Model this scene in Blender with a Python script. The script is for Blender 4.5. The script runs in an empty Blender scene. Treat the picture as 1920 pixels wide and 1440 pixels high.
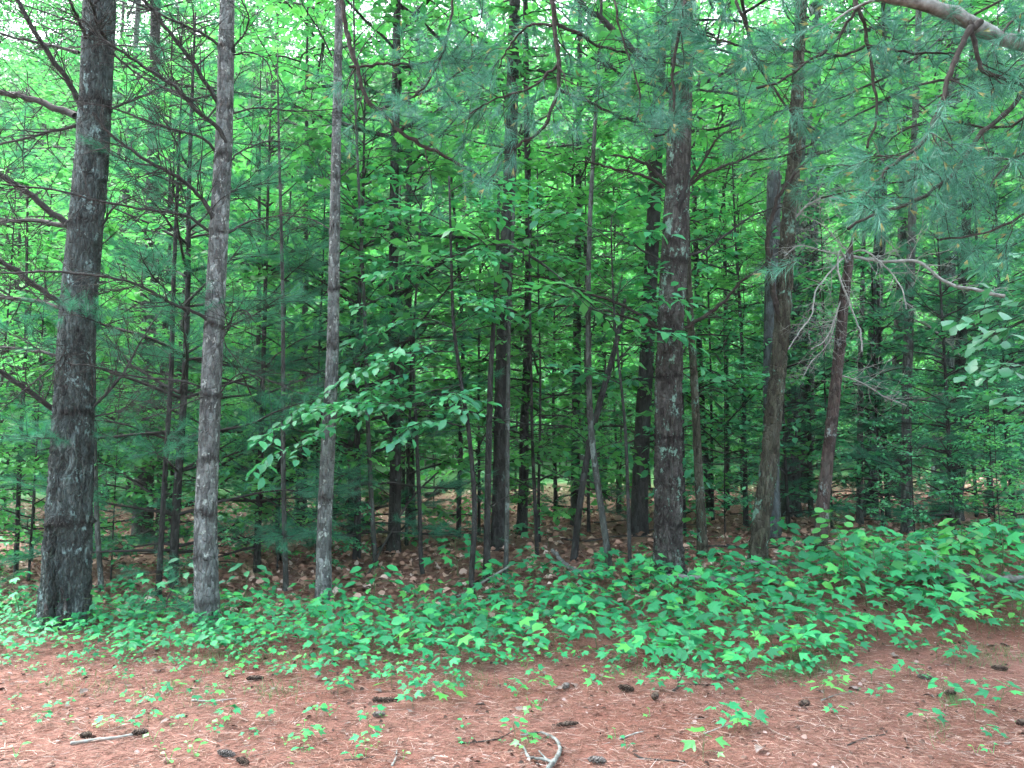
import bpy, math, random
import numpy as np
from mathutils import Vector, Matrix

# ------------------------------------------------------------------ camera, sky, sun, exposure
scene = bpy.context.scene
COL = scene.collection
F_PX = 1442.0                     # focal length in pixels of the 1920 px wide photograph
PITCH = math.radians(5.15)
CAM_Z = 1.6

cam_data = bpy.data.cameras.new('camera')
cam_data.sensor_width = 36.0
cam_data.lens = 36.0 * F_PX / 1920.0
cam_data.clip_start = 0.05
cam_data.clip_end = 2000.0
camera = bpy.data.objects.new('camera', cam_data)
COL.objects.link(camera)
camera.location = (0, 0, CAM_Z)
camera.rotation_euler = (math.radians(90) + PITCH, 0, 0)
scene.camera = camera

SUN_EL, SUN_AZ = math.radians(60), math.radians(300)     # azimuth clockwise from +Y: high on the left, a little beyond the trees
world = bpy.data.worlds.new('World')
scene.world = world
world.use_nodes = True
wn = world.node_tree
wn.nodes.clear()
sky = wn.nodes.new('ShaderNodeTexSky')
sky.sky_type = 'NISHITA'
sky.sun_disc = False
sky.sun_elevation = SUN_EL
sky.sun_rotation = SUN_AZ
sky.air_density = 1.0
sky.dust_density = 3.0
sky.ozone_density = 1.0
hsv = wn.nodes.new('ShaderNodeHueSaturation')
hsv.inputs['Saturation'].default_value = 0.42            # thin overcast: nearly white sky
bg = wn.nodes.new('ShaderNodeBackground')
bg.inputs['Strength'].default_value = 0.15
wo = wn.nodes.new('ShaderNodeOutputWorld')
wn.links.new(sky.outputs[0], hsv.inputs['Color'])
wn.links.new(hsv.outputs[0], bg.inputs['Color'])
wn.links.new(bg.outputs[0], wo.inputs['Surface'])

sun_data = bpy.data.lights.new('sun', 'SUN')
sun_data.energy = 1.5
sun_data.angle = math.radians(35)
sun_data.color = (1.0, 0.97, 0.93)
sun = bpy.data.objects.new('sun', sun_data)
COL.objects.link(sun)
sd = Vector((math.sin(SUN_AZ) * math.cos(SUN_EL), math.cos(SUN_AZ) * math.cos(SUN_EL), math.sin(SUN_EL)))
sun.rotation_euler = (-sd).to_track_quat('-Z', 'Y').to_euler()
sun.location = sd * 40

scene.view_settings.view_transform = 'Standard'
scene.view_settings.look = 'None'
scene.view_settings.gamma = 1.0
scene.view_settings.use_curve_mapping = False
scene.view_settings.exposure = 3.2

cy = scene.cycles
cy.max_bounces = 7
cy.diffuse_bounces = 4
cy.glossy_bounces = 2
cy.transmission_bounces = 5
cy.volume_bounces = 1
cy.transparent_max_bounces = 4
cy.caustics_reflective = False
cy.caustics_refractive = False
cy.use_denoising = True
cy.use_adaptive_sampling = True
cy.adaptive_threshold = 0.03
cy.sample_clamp_indirect = 6.0

# ------------------------------------------------------------------ helpers
RNG = np.random.default_rng(11)
UP = np.array([0.0, 0.0, 1.0])


def nrm(v):
    v = np.asarray(v, float)
    return v / np.maximum(np.linalg.norm(v, axis=-1, keepdims=True), 1e-9)


def height(x, y):
    """The ground: level clearing, a low bank, the wood's floor rising gently behind it."""
    x = np.asarray(x, float)
    y = np.asarray(y, float)
    t = np.clip((y - 5.2) / 4.6, 0, 1)
    s = t * t * (3 - 2 * t)
    xx = np.clip(x, -14, 14)
    h = 0.40 * s + 0.022 * np.clip(y - 10, 0, 60) + 0.028 * xx * s
    h = h + 0.22 * np.exp(-((x - 4.6) / 1.5) ** 2 - ((y - 8.2) / 1.1) ** 2)
    w = np.clip((y + 20) / 20, 0, 1) * np.clip((80 - y) / 20, 0, 1)
    h = h + w * (0.035 * np.sin(1.3 * x + 0.6 * y) * np.cos(0.9 * y - 0.4 * x) + 0.014 * np.sin(3.7 * x - 1.1 * y + 1) * np.sin(3.1 * y + 0.7 * x))
    h = h + 0.95 * np.clip(y - 64, 0, 90)
    h = h + s * w * 0.05 * np.sin(0.55 * x + 1.7) * np.sin(0.7 * y)
    return h


CP, SP = math.cos(PITCH), math.sin(PITCH)


def ray(px, py):
    u, v = (px - 960.0) / F_PX, (720.0 - py) / F_PX
    return np.array([u, CP - v * SP, SP + v * CP])


def P(px, py, d):
    """Point of the place at distance d (metres along +Y) seen in that direction."""
    r = ray(px, py)
    return np.array([0, 0, CAM_Z]) + r * (d / r[1])


GD = np.concatenate([np.arange(1.5, 20, 0.02), np.arange(20, 90, 0.1)])


def G(px, py):
    """Where the line of sight meets the ground."""
    r = ray(px, py)
    p = np.array([0, 0, CAM_Z]) + r * (GD / r[1])[:, None]
    k = int(np.argmax(p[:, 2] < height(p[:, 0], p[:, 1])))
    q = p[k].copy()
    q[2] = float(height(q[0], q[1]))
    return q


def build_mesh(name, V, F4=None, F3=None, mats=(), smooth=False, attr=None):
    me = bpy.data.meshes.new(name)
    V = np.ascontiguousarray(V, dtype=np.float32)
    n4 = 0 if F4 is None else len(F4)
    n3 = 0 if F3 is None else len(F3)
    parts, tot = [], []
    if n4:
        parts.append(np.asarray(F4, np.int32).ravel())
        tot.append(np.full(n4, 4, np.int32))
    if n3:
        parts.append(np.asarray(F3, np.int32).ravel())
        tot.append(np.full(n3, 3, np.int32))
    loops = np.concatenate(parts)
    tot = np.concatenate(tot)
    start = np.concatenate([[0], np.cumsum(tot)[:-1]]).astype(np.int32)
    me.vertices.add(len(V))
    me.vertices.foreach_set('co', V.ravel())
    me.loops.add(len(loops))
    me.loops.foreach_set('vertex_index', loops)
    me.polygons.add(len(tot))
    me.polygons.foreach_set('loop_start', start)
    if smooth:
        me.polygons.foreach_set('use_smooth', np.ones(len(tot), bool))
    for m in mats:
        me.materials.append(m)
    if attr:
        for k, a in attr.items():
            at = me.attributes.new(k, 'FLOAT', 'POINT')
            at.data.foreach_set('value', np.asarray(a, np.float32))
    me.update(calc_edges=True)
    return me


def link(name, data, parent=None, loc=None):
    o = bpy.data.objects.new(name, data)
    COL.objects.link(o)
    if parent is not None:
        o.parent = parent
    if loc is not None:
        o.location = loc
    return o


def tag(o, label=None, category=None, group=None, kind=None):
    if label:
        o['label'] = label
    if category:
        o['category'] = category
    if group:
        o['group'] = group
    if kind:
        o['kind'] = kind
    return o


def thing(name, loc, label, category, group=None, rz=0.0):
    o = link(name, None, None, [float(c) for c in loc])
    o.empty_display_size = 0.1
    o.rotation_euler = (0, 0, rz)
    return tag(o, label, category, group)


def copy_tree(root, loc, rz=0.0, scale=1.0, label=None, group=None):
    r = root.copy()
    COL.objects.link(r)
    r.location = loc
    r.rotation_euler = (0, 0, rz)
    r.scale = (scale, scale, scale)
    if label:
        r['label'] = label
    if group:
        r['group'] = group
    for ch in root.children:
        c = ch.copy()
        COL.objects.link(c)
        c.parent = r
        for g in ch.children:
            e = g.copy()
            COL.objects.link(e)
            e.parent = c
    return r


def frame_matrix(p, d, nor, s):
    d = nrm(d)
    c = nrm(np.cross(nor, d))
    nn = np.cross(d, c)
    m = Matrix(((d[0] * s, c[0] * s, nn[0] * s, p[0]), (d[1] * s, c[1] * s, nn[1] * s, p[1]), (d[2] * s, c[2] * s, nn[2] * s, p[2]), (0, 0, 0, 1)))
    return m


class Geo:
    """Collects tubes, leaves and needles into arrays."""

    def __init__(self):
        self.V, self.Q, self.T, self.n = [], [], [], 0

    def add(self, V, Q=None, T=None):
        self.V.append(V)
        if Q is not None and len(Q):
            self.Q.append(np.asarray(Q) + self.n)
        if T is not None and len(T):
            self.T.append(np.asarray(T) + self.n)
        self.n += len(V)

    def tube(self, pts, radii, n=5, cap=False):
        pts = np.asarray(pts, float)
        m = len(pts)
        radii = np.broadcast_to(np.asarray(radii, float), (m,))
        tan = np.empty_like(pts)
        tan[1:-1] = pts[2:] - pts[:-2]
        tan[0] = pts[1] - pts[0]
        tan[-1] = pts[-1] - pts[-2]
        tan = nrm(tan)
        ref = np.array([1.0, 0, 0]) if abs(tan[0][0]) < 0.8 else np.array([0, 1.0, 0])
        a = nrm(np.cross(tan, ref))
        b = np.cross(tan, a)
        th = np.linspace(0, 2 * np.pi, n, endpoint=False)
        ring = (np.cos(th)[None, :, None] * a[:, None, :] + np.sin(th)[None, :, None] * b[:, None, :]) * radii[:, None, None]
        V = (pts[:, None, :] + ring).reshape(-1, 3)
        i = np.arange(m - 1)[:, None] * n
        j = np.arange(n)[None, :]
        k = (j + 1) % n
        Q = np.stack([i + j, i + k, i + n + k, i + n + j], -1).reshape(-1, 4)
        T = None
        if cap:
            c = len(V)
            V = np.vstack([V, pts[-1:], pts[:1]])
            jj = np.arange(n)
            kk = (jj + 1) % n
            e = (m - 1) * n
            T = np.vstack([np.stack([e + jj, e + kk, np.full(n, c)], -1), np.stack([kk, jj, np.full(n, c + 1)], -1)])
        self.add(V, Q, T)

    def leaves(self, pos, d, nor, size, tmpl):
        """Copies of a leaf template (verts, tris) at pos, pointing along d, facing nor."""
        TV, TT = tmpl
        pos = np.asarray(pos, float)
        if not len(pos):
            return
        d = nrm(d)
        self.log = list(zip(pos, d, np.broadcast_to(nor, d.shape), np.broadcast_to(np.asarray(size, float), (len(pos),))))
        c = nrm(np.cross(nor, d))
        nn = np.cross(d, c)
        size = np.broadcast_to(np.asarray(size, float), (len(pos),))
        V = pos[:, None, :] + size[:, None, None] * (TV[None, :, 0:1] * d[:, None, :] + TV[None, :, 1:2] * c[:, None, :] + TV[None, :, 2:3] * nn[:, None, :])
        T = (TT[None] + (np.arange(len(pos)) * len(TV))[:, None, None]).reshape(-1, 3)
        self.add(V.reshape(-1, 3), None, T)

    def needles(self, base, d, length, width, rng, droop=0.0):
        """Thin tapering blades, bent once in the middle."""
        n = len(base)
        d = nrm(d)
        side = nrm(np.cross(d, rng.normal(size=(n, 3))))
        length = np.broadcast_to(np.asarray(length, float), (n,))[:, None]
        w = width * 0.5
        mid = base + d * length * 0.55
        tip = base + d * length + np.array([0, 0, -1.0]) * droop * length
        V = np.stack([base - side * w, base + side * w, mid + side * w * 0.9, mid - side * w * 0.9, tip], 1).reshape(-1, 3)
        o = (np.arange(n) * 5)[:, None]
        Q = o + np.array([[0, 1, 2, 3]])
        T = o + np.array([[3, 2, 4]])
        self.add(V, Q, T)

    def blades(self, base, d, length, width, rng):
        """One triangle each, for needles too far off to show a bend."""
        n = len(base)
        d = nrm(d)
        side = nrm(np.cross(d, rng.normal(size=(n, 3))))
        length = np.broadcast_to(np.asarray(length, float), (n,))[:, None]
        V = np.stack([base - side * width / 2, base + side * width / 2, base + d * length], 1).reshape(-1, 3)
        T = (np.arange(n) * 3)[:, None] + np.array([[0, 1, 2]])
        self.add(V, None, T)

    def mesh(self, name, mat, smooth=False, off=None):
        V = np.concatenate(self.V)
        if off is not None:
            V = V - np.asarray(off)
        return build_mesh(name, V, np.concatenate(self.Q) if self.Q else None, np.concatenate(self.T) if self.T else None, (mat,), smooth)


def spline(pts, n):
    """Catmull-Rom through pts, n points along it."""
    p = np.asarray(pts, float)
    if len(p) == 2:
        return p[0] + (p[1] - p[0]) * np.linspace(0, 1, n)[:, None]
    q = np.vstack([2 * p[0] - p[1], p, 2 * p[-1] - p[-2]])
    seg = np.linalg.norm(np.diff(p, axis=0), axis=1)
    cum = np.concatenate([[0], np.cumsum(seg)])
    u = np.linspace(0, cum[-1], n)
    i = np.clip(np.searchsorted(cum, u, side='right') - 1, 0, len(seg) - 1)
    t = ((u - cum[i]) / np.maximum(seg[i], 1e-9))[:, None]
    a, b, c, d = q[i], q[i + 1], q[i + 2], q[i + 3]
    return 0.5 * ((2 * b) + (-a + c) * t + (2 * a - 5 * b + 4 * c - d) * t ** 2 + (-a + 3 * b - 3 * c + d) * t ** 3)


# ------------------------------------------------------------------ materials
def new_mat(name):
    m = bpy.data.materials.new(name)
    m.use_nodes = True
    nt = m.node_tree
    nt.nodes.clear()
    out = nt.nodes.new('ShaderNodeOutputMaterial')
    return m, nt, out


def ramp(nt, fac, stops, interp='LINEAR'):
    r = nt.nodes.new('ShaderNodeValToRGB')
    r.color_ramp.interpolation = interp
    el = r.color_ramp.elements
    while len(el) > 1:
        el.remove(el[-1])
    el[0].position = stops[0][0]
    el[0].color = (*stops[0][1], 1)
    for p, c in stops[1:]:
        e = el.new(p)
        e.color = (*c, 1)
    nt.links.new(fac, r.inputs['Fac'])
    return r.outputs['Color']


def noise(nt, vec, scale, detail=3, rough=0.55, dist=0.0):
    n = nt.nodes.new('ShaderNodeTexNoise')
    n.inputs['Scale'].default_value = scale
    n.inputs['Detail'].default_value = detail
    n.inputs['Roughness'].default_value = rough
    n.inputs['Distortion'].default_value = dist
    nt.links.new(vec, n.inputs['Vector'])
    return n.outputs['Fac']


def mixc(nt, fac, a, b, mode='MIX'):
    m = nt.nodes.new('ShaderNodeMix')
    m.data_type = 'RGBA'
    m.blend_type = mode
    for s, v in ((m.inputs[0], fac), (m.inputs[6], a), (m.inputs[7], b)):
        if hasattr(v, 'links') or hasattr(v, 'is_linked'):
            nt.links.new(v, s)
        elif isinstance(v, (int, float)):
            s.default_value = v
        else:
            s.default_value = (*v, 1)
    return m.outputs[2]


def stretch(nt, s):
    g = nt.nodes.new('ShaderNodeNewGeometry')
    mp = nt.nodes.new('ShaderNodeMapping')
    mp.inputs['Scale'].default_value = s
    nt.links.new(g.outputs['Position'], mp.inputs['Vector'])
    return mp.outputs[0]


def maprange(nt, v, a, b):
    m = nt.nodes.new('ShaderNodeMapRange')
    m.interpolation_type = 'SMOOTHSTEP'
    m.inputs['From Min'].default_value = a
    m.inputs['From Max'].default_value = b
    nt.links.new(v, m.inputs['Value'])
    return m.outputs[0]


def bark_mat(name, dark, mid, light, lichen=(0.36, 0.45, 0.41), lichen_at=0.62, furrow=(14, 14, 3.0), bump=0.6, lscale=5.0, plate=34.0):
    m, nt, out = new_mat(name)
    v1 = stretch(nt, (1, 1, 0.35))
    vs = stretch(nt, furrow)
    base = ramp(nt, noise(nt, v1, 9, 5, 0.65), [(0.28, dark), (0.5, mid), (0.72, light)])
    streak = noise(nt, vs, 3.0, 4, 0.7, 0.4)
    base = mixc(nt, maprange(nt, streak, 0.35, 0.62), mixc(nt, 0.55, base, dark), base)
    lv = stretch(nt, (1, 1, 0.7))
    la = noise(nt, lv, lscale, 5, 0.7, 0.3)
    lb = noise(nt, lv, 42.0, 3, 0.6)
    madd = nt.nodes.new('ShaderNodeMath')
    madd.operation = 'MULTIPLY_ADD'
    nt.links.new(lb, madd.inputs[0])
    madd.inputs[1].default_value = 0.35
    nt.links.new(la, madd.inputs[2])
    lf = maprange(nt, madd.outputs[0], lichen_at + 0.17, lichen_at + 0.25)
    vor = nt.nodes.new('ShaderNodeTexVoronoi')
    vor.feature = 'F1'
    vor.inputs['Scale'].default_value = 1.0
    vec = nt.nodes.new('ShaderNodeVectorMath')
    vec.operation = 'MULTIPLY_ADD'
    nz = nt.nodes.new('ShaderNodeTexNoise')
    nz.inputs['Scale'].default_value = 14
    nt.links.new(stretch(nt, (1, 1, 0.6)), nz.inputs['Vector'])
    nt.links.new(nz.outputs['Color'], vec.inputs[0])
    vec.inputs[1].default_value = (1.3, 1.3, 1.3)
    nt.links.new(stretch(nt, (plate, plate, plate * 0.33)), vec.inputs[2])
    nt.links.new(vec.outputs[0], vor.inputs['Vector'])
    base = mixc(nt, 0.75, base, ramp(nt, vor.outputs['Color'], [(0.2, (0.45, 0.42, 0.42)), (0.55, (1.0, 1.0, 1.0)), (0.8, (1.6, 1.62, 1.62))]), 'MULTIPLY')
    edge = nt.nodes.new('ShaderNodeTexVoronoi')
    edge.feature = 'DISTANCE_TO_EDGE'
    edge.inputs['Scale'].default_value = 1.0
    nt.links.new(vec.outputs[0], edge.inputs['Vector'])
    edge_h = maprange(nt, edge.outputs['Distance'], 0.0, 0.16)
    col = mixc(nt, lf, base, lichen)
    # dark rough scars where the whorls of branches sit
    at = nt.nodes.new('ShaderNodeAttribute')
    at.attribute_name = 'scar'
    sc = nt.nodes.new('ShaderNodeMath')
    sc.operation = 'MULTIPLY'
    nt.links.new(at.outputs['Fac'], sc.inputs[0])
    nt.links.new(maprange(nt, noise(nt, v1, 26, 3), 0.30, 0.45), sc.inputs[1])
    col = mixc(nt, sc.outputs[0], col, (0.009, 0.008, 0.008))
    b = nt.nodes.new('ShaderNodeBsdfPrincipled')
    b.inputs['Roughness'].default_value = 0.85
    b.inputs['Specular IOR Level'].default_value = 0.25
    nt.links.new(col, b.inputs['Base Color'])
    bp = nt.nodes.new('ShaderNodeBump')
    bp.inputs['Strength'].default_value = bump
    bp.inputs['Distance'].default_value = 0.012
    nt.links.new(noise(nt, vs, 4.0, 6, 0.7, 0.5), bp.inputs['Height'])
    bp2 = nt.nodes.new('ShaderNodeBump')
    bp2.inputs['Strength'].default_value = bump
    bp2.inputs['Distance'].default_value = 0.02
    nt.links.new(edge_h, bp2.inputs['Height'])
    nt.links.new(bp.outputs[0], bp2.inputs['Normal'])
    nt.links.new(bp2.outputs[0], b.inputs['Normal'])
    nt.links.new(b.outputs[0], out.inputs['Surface'])
    return m


def leaf_mat(name, stops, trans=0.42, tcol=(1.15, 1.1, 0.6), gloss=0.06, rough=0.42):
    m, nt, out = new_mat(name)
    g = nt.nodes.new('ShaderNodeNewGeometry')
    oi = nt.nodes.new('ShaderNodeObjectInfo')
    ad = nt.nodes.new('ShaderNodeMath')
    ad.operation = 'ADD'
    nt.links.new(g.outputs['Random Per Island'], ad.inputs[0])
    nt.links.new(oi.outputs['Random'], ad.inputs[1])
    fr = nt.nodes.new('ShaderNodeMath')
    fr.operation = 'FRACT'
    nt.links.new(ad.outputs[0], fr.inputs[0])
    col = ramp(nt, fr.outputs[0], stops)
    big = noise(nt, g.outputs['Position'], 0.9, 2)
    col = mixc(nt, big, mixc(nt, 0.35, col, (0.02, 0.10, 0.05)), col)
    d = nt.nodes.new('ShaderNodeBsdfDiffuse')
    nt.links.new(col, d.inputs['Color'])
    t = nt.nodes.new('ShaderNodeBsdfTranslucent')
    nt.links.new(mixc(nt, 1.0, col, tcol, 'MULTIPLY'), t.inputs['Color'])
    mx = nt.nodes.new('ShaderNodeMixShader')
    mx.inputs[0].default_value = trans
    nt.links.new(d.outputs[0], mx.inputs[1])
    nt.links.new(t.outputs[0], mx.inputs[2])
    gl = nt.nodes.new('ShaderNodeBsdfGlossy')
    gl.inputs['Roughness'].default_value = rough
    lw = nt.nodes.new('ShaderNodeLayerWeight')
    lw.inputs['Blend'].default_value = 0.25
    ma = nt.nodes.new('ShaderNodeMath')
    ma.operation = 'MULTIPLY_ADD'
    nt.links.new(lw.outputs['Facing'], ma.inputs[0])
    ma.inputs[1].default_value = gloss * 1.5
    ma.inputs[2].default_value = gloss * 0.5
    mg = nt.nodes.new('ShaderNodeMixShader')
    nt.links.new(ma.outputs[0], mg.inputs[0])
    nt.links.new(mx.outputs[0], mg.inputs[1])
    nt.links.new(gl.outputs[0], mg.inputs[2])
    nt.links.new(mg.outputs[0], out.inputs['Surface'])
    return m


def plain_mat(name, stops, rough=0.8, scale=30, bump=0.3, per_island=False, spec=0.3, patch=None):
    m, nt, out = new_mat(name)
    g = nt.nodes.new('ShaderNodeNewGeometry')
    fac = g.outputs['Random Per Island'] if per_island else noise(nt, g.outputs['Position'], scale, 4)
    col = ramp(nt, fac, stops)
    if patch:
        col = mixc(nt, maprange(nt, noise(nt, g.outputs['Position'], 2.2, 4, 0.65), 0.42, 0.64), mixc(nt, 0.5, col, patch), col)
    b = nt.nodes.new('ShaderNodeBsdfPrincipled')
    b.inputs['Roughness'].default_value = rough
    b.inputs['Specular IOR Level'].default_value = spec
    nt.links.new(col, b.inputs['Base Color'])
    if bump and not per_island:
        bp = nt.nodes.new('ShaderNodeBump')
        bp.inputs['Strength'].default_value = bump
        bp.inputs['Distance'].default_value = 0.004
        nt.links.new(noise(nt, g.outputs['Position'], scale * 3, 4), bp.inputs['Height'])
        nt.links.new(bp.outputs[0], b.inputs['Normal'])
    nt.links.new(b.outputs[0], out.inputs['Surface'])
    return m


M = {}
M['pine_grey'] = bark_mat('grey_pine_bark', (0.044, 0.052, 0.054), (0.110, 0.132, 0.133), (0.189, 0.221, 0.222), (0.292, 0.353, 0.338), 0.585, (8, 8, 14), 0.8, 16.0)
M['pine_brown'] = bark_mat('brown_pine_bark', (0.016, 0.014, 0.014), (0.055, 0.055, 0.054), (0.109, 0.120, 0.112), (0.164, 0.301, 0.251), 0.565, (15, 15, 5), 1.0, 9.0)
M['pine_mix'] = bark_mat('weathered_pine_bark', (0.013, 0.019, 0.021), (0.055, 0.077, 0.077), (0.110, 0.152, 0.154), (0.171, 0.274, 0.275), 0.575, (15, 15, 4), 1.0, 8.0)
M['oak'] = bark_mat('furrowed_oak_bark', (0.015, 0.016, 0.011), (0.049, 0.052, 0.037), (0.090, 0.099, 0.080), (0.113, 0.246, 0.189), 0.58, (26, 26, 2.4), 0.9)
M['dark'] = bark_mat('dark_smooth_bark', (0.007, 0.009, 0.008), (0.024, 0.027, 0.028), (0.044, 0.055, 0.055), (0.083, 0.133, 0.125), 0.66, (14, 14, 3))
M['pale'] = bark_mat('pale_sapling_bark', (0.031, 0.036, 0.035), (0.058, 0.072, 0.069), (0.094, 0.114, 0.109), (0.133, 0.182, 0.174), 0.60, (20, 20, 6))
M['snag'] = bark_mat('weathered_dead_wood', (0.031, 0.040, 0.044), (0.059, 0.079, 0.086), (0.088, 0.115, 0.126), (0.125, 0.171, 0.177), 0.66, (30, 30, 3))
M['red'] = bark_mat('reddish_bark', (0.019, 0.015, 0.014), (0.048, 0.036, 0.033), (0.072, 0.068, 0.063), (0.138, 0.182, 0.182), 0.60, (18, 18, 4))
M['twig'] = plain_mat('dead_twig_bark', [(0.3, (0.012, 0.012, 0.012)), (0.6, (0.024, 0.026, 0.026)), (0.75, (0.045, 0.053, 0.053))], 0.9, 25)
M['twig_pale'] = plain_mat('bleached_twig_bark', [(0.3, (0.129, 0.139, 0.131)), (0.6, (0.225, 0.247, 0.235)), (0.8, (0.329, 0.370, 0.354))], 0.9, 25)
M['bough'] = plain_mat('brown_bough_bark', [(0.3, (0.010, 0.008, 0.007)), (0.55, (0.024, 0.021, 0.018)), (0.75, (0.050, 0.046, 0.041))], 0.9, 30)
M['limb'] = plain_mat('grey_limb_bark', [(0.3, (0.054, 0.056, 0.051)), (0.5, (0.124, 0.138, 0.133)), (0.7, (0.216, 0.253, 0.246))], 0.9, 22)

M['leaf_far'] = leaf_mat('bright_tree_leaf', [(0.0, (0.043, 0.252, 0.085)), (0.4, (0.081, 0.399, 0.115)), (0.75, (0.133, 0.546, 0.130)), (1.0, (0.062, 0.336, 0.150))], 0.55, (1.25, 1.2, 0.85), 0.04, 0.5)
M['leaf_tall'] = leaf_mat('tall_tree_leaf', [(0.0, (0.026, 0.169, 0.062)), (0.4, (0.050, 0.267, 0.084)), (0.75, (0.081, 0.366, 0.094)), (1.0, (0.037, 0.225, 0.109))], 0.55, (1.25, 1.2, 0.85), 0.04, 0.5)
M['leaf_mid'] = leaf_mat('understory_leaf', [(0.0, (0.026, 0.235, 0.121)), (0.45, (0.047, 0.348, 0.162)), (0.8, (0.077, 0.459, 0.169)), (1.0, (0.036, 0.286, 0.176))], 0.45, (1.3, 1.25, 0.75), 0.06, 0.5)
M['leaf_cover'] = leaf_mat('seedling_leaf', [(0.0, (0.013, 0.173, 0.076)), (0.25, (0.021, 0.257, 0.102)), (0.55, (0.031, 0.354, 0.132)), (0.78, (0.043, 0.436, 0.144)), (0.9, (0.077, 0.487, 0.112)), (0.96, (0.117, 0.513, 0.100)), (1.0, (0.017, 0.218, 0.112))], 0.35, (1.3, 1.2, 0.75), 0.035, 0.5)
M['leaf_lime'] = leaf_mat('young_lime_leaf', [(0.0, (0.049, 0.299, 0.069)), (0.6, (0.069, 0.391, 0.081)), (1.0, (0.103, 0.437, 0.069))], 0.4, (1.25, 1.15, 0.6), 0.08, 0.4)
M['leaf_broad'] = leaf_mat('broad_oak_leaf', [(0.0, (0.029, 0.204, 0.108)), (0.6, (0.043, 0.264, 0.138)), (1.0, (0.061, 0.324, 0.144))], 0.35, (1.2, 1.2, 0.7), 0.12, 0.4)
M['needle'] = leaf_mat('pine_needles', [(0.0, (0.017, 0.115, 0.080)), (0.5, (0.036, 0.208, 0.150)), (0.85, (0.072, 0.297, 0.225)), (1.0, (0.111, 0.357, 0.270))], 0.3, (1.1, 1.1, 0.85), 0.06, 0.45)
M['needle_far'] = leaf_mat('soft_pine_needles', [(0.0, (0.024, 0.162, 0.104)), (0.5, (0.038, 0.235, 0.150)), (1.0, (0.056, 0.303, 0.191))], 0.4, (1.1, 1.1, 0.85), 0.04, 0.5)
M['bud'] = leaf_mat('new_pine_shoots', [(0.0, (0.25, 0.27, 0.08)), (1.0, (0.36, 0.33, 0.14))], 0.25, (1.1, 1, 0.7), 0.06)
M['stem'] = plain_mat('green_stem', [(0.3, (0.05, 0.10, 0.04)), (0.7, (0.10, 0.13, 0.06))], 0.7, 20, 0)
M['grass'] = leaf_mat('grass_blade', [(0.0, (0.050, 0.150, 0.053)), (0.6, (0.086, 0.203, 0.075)), (1.0, (0.173, 0.217, 0.098))], 0.35, (1.2, 1.1, 0.6), 0.06)
M['needle_litter'] = plain_mat('fallen_needles', [(0.0, (0.035, 0.019, 0.013)), (0.22, (0.109, 0.057, 0.042)), (0.5, (0.224, 0.122, 0.092)), (0.78, (0.343, 0.213, 0.167)), (0.92, (0.468, 0.360, 0.311)), (1.0, (0.541, 0.501, 0.477))], 0.7, per_island=True, patch=(0.104, 0.055, 0.040))
M['leaf_litter'] = plain_mat('fallen_leaves', [(0.0, (0.081, 0.049, 0.036)), (0.35, (0.186, 0.107, 0.076)), (0.7, (0.324, 0.203, 0.149)), (0.9, (0.454, 0.324, 0.262)), (1.0, (0.583, 0.502, 0.456))], 0.75, per_island=True)
M['dead_leaf'] = plain_mat('grey_dead_leaf', [(0.3, (0.092, 0.073, 0.063)), (0.6, (0.160, 0.135, 0.126)), (0.8, (0.210, 0.188, 0.184))], 0.7, 40)
M['cone'] = plain_mat('brown_cone_scales', [(0.0, (0.015, 0.010, 0.007)), (0.6, (0.042, 0.027, 0.020)), (1.0, (0.101, 0.079, 0.063))], 0.75, per_island=True)
M['cone_grey'] = plain_mat('weathered_cone_scales', [(0.0, (0.056, 0.050, 0.045)), (0.6, (0.112, 0.104, 0.099)), (1.0, (0.173, 0.167, 0.162))], 0.8, per_island=True)


def ground_mat():
    m, nt, out = new_mat('forest_floor')
    g = nt.nodes.new('ShaderNodeNewGeometry')
    pos = g.outputs['Position']
    v = stretch(nt, (1, 1, 1))
    ndl = ramp(nt, noise(nt, v, 55, 6, 0.75, 1.5), [(0.30, (0.047, 0.019, 0.015)), (0.45, (0.107, 0.046, 0.034)), (0.56, (0.173, 0.078, 0.058)), (0.70, (0.251, 0.136, 0.109))])
    big = noise(nt, v, 0.8, 3)
    ndl = mixc(nt, maprange(nt, big, 0.35, 0.7), ndl, mixc(nt, 0.4, ndl, (0.189, 0.112, 0.095)))
    wood = ramp(nt, noise(nt, v, 22, 6, 0.7, 1.0), [(0.3, (0.055, 0.035, 0.028)), (0.5, (0.147, 0.086, 0.065)), (0.68, (0.265, 0.163, 0.121)), (0.8, (0.405, 0.281, 0.227))])
    at = nt.nodes.new('ShaderNodeAttribute')
    at.attribute_name = 'wood'
    col = mixc(nt, at.outputs['Fac'], ndl, wood)
    gr = nt.nodes.new('ShaderNodeAttribute')
    gr.attribute_name = 'undergrowth'
    grn = ramp(nt, noise(nt, v, 6, 6, 0.7), [(0.3, (0.017, 0.056, 0.021)), (0.55, (0.043, 0.143, 0.045)), (0.75, (0.076, 0.225, 0.068))])
    col = mixc(nt, gr.outputs['Fac'], col, grn)
    b = nt.nodes.new('ShaderNodeBsdfPrincipled')
    b.inputs['Roughness'].default_value = 0.9
    b.inputs['Specular IOR Level'].default_value = 0.2
    nt.links.new(col, b.inputs['Base Color'])
    bp = nt.nodes.new('ShaderNodeBump')
    bp.inputs['Strength'].default_value = 0.7
    bp.inputs['Distance'].default_value = 0.012
    nt.links.new(noise(nt, v, 60, 5, 0.7, 1.2), bp.inputs['Height'])
    nt.links.new(bp.outputs[0], b.inputs['Normal'])
    nt.links.new(b.outputs[0], out.inputs['Surface'])
    return m


M['ground'] = ground_mat()

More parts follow.
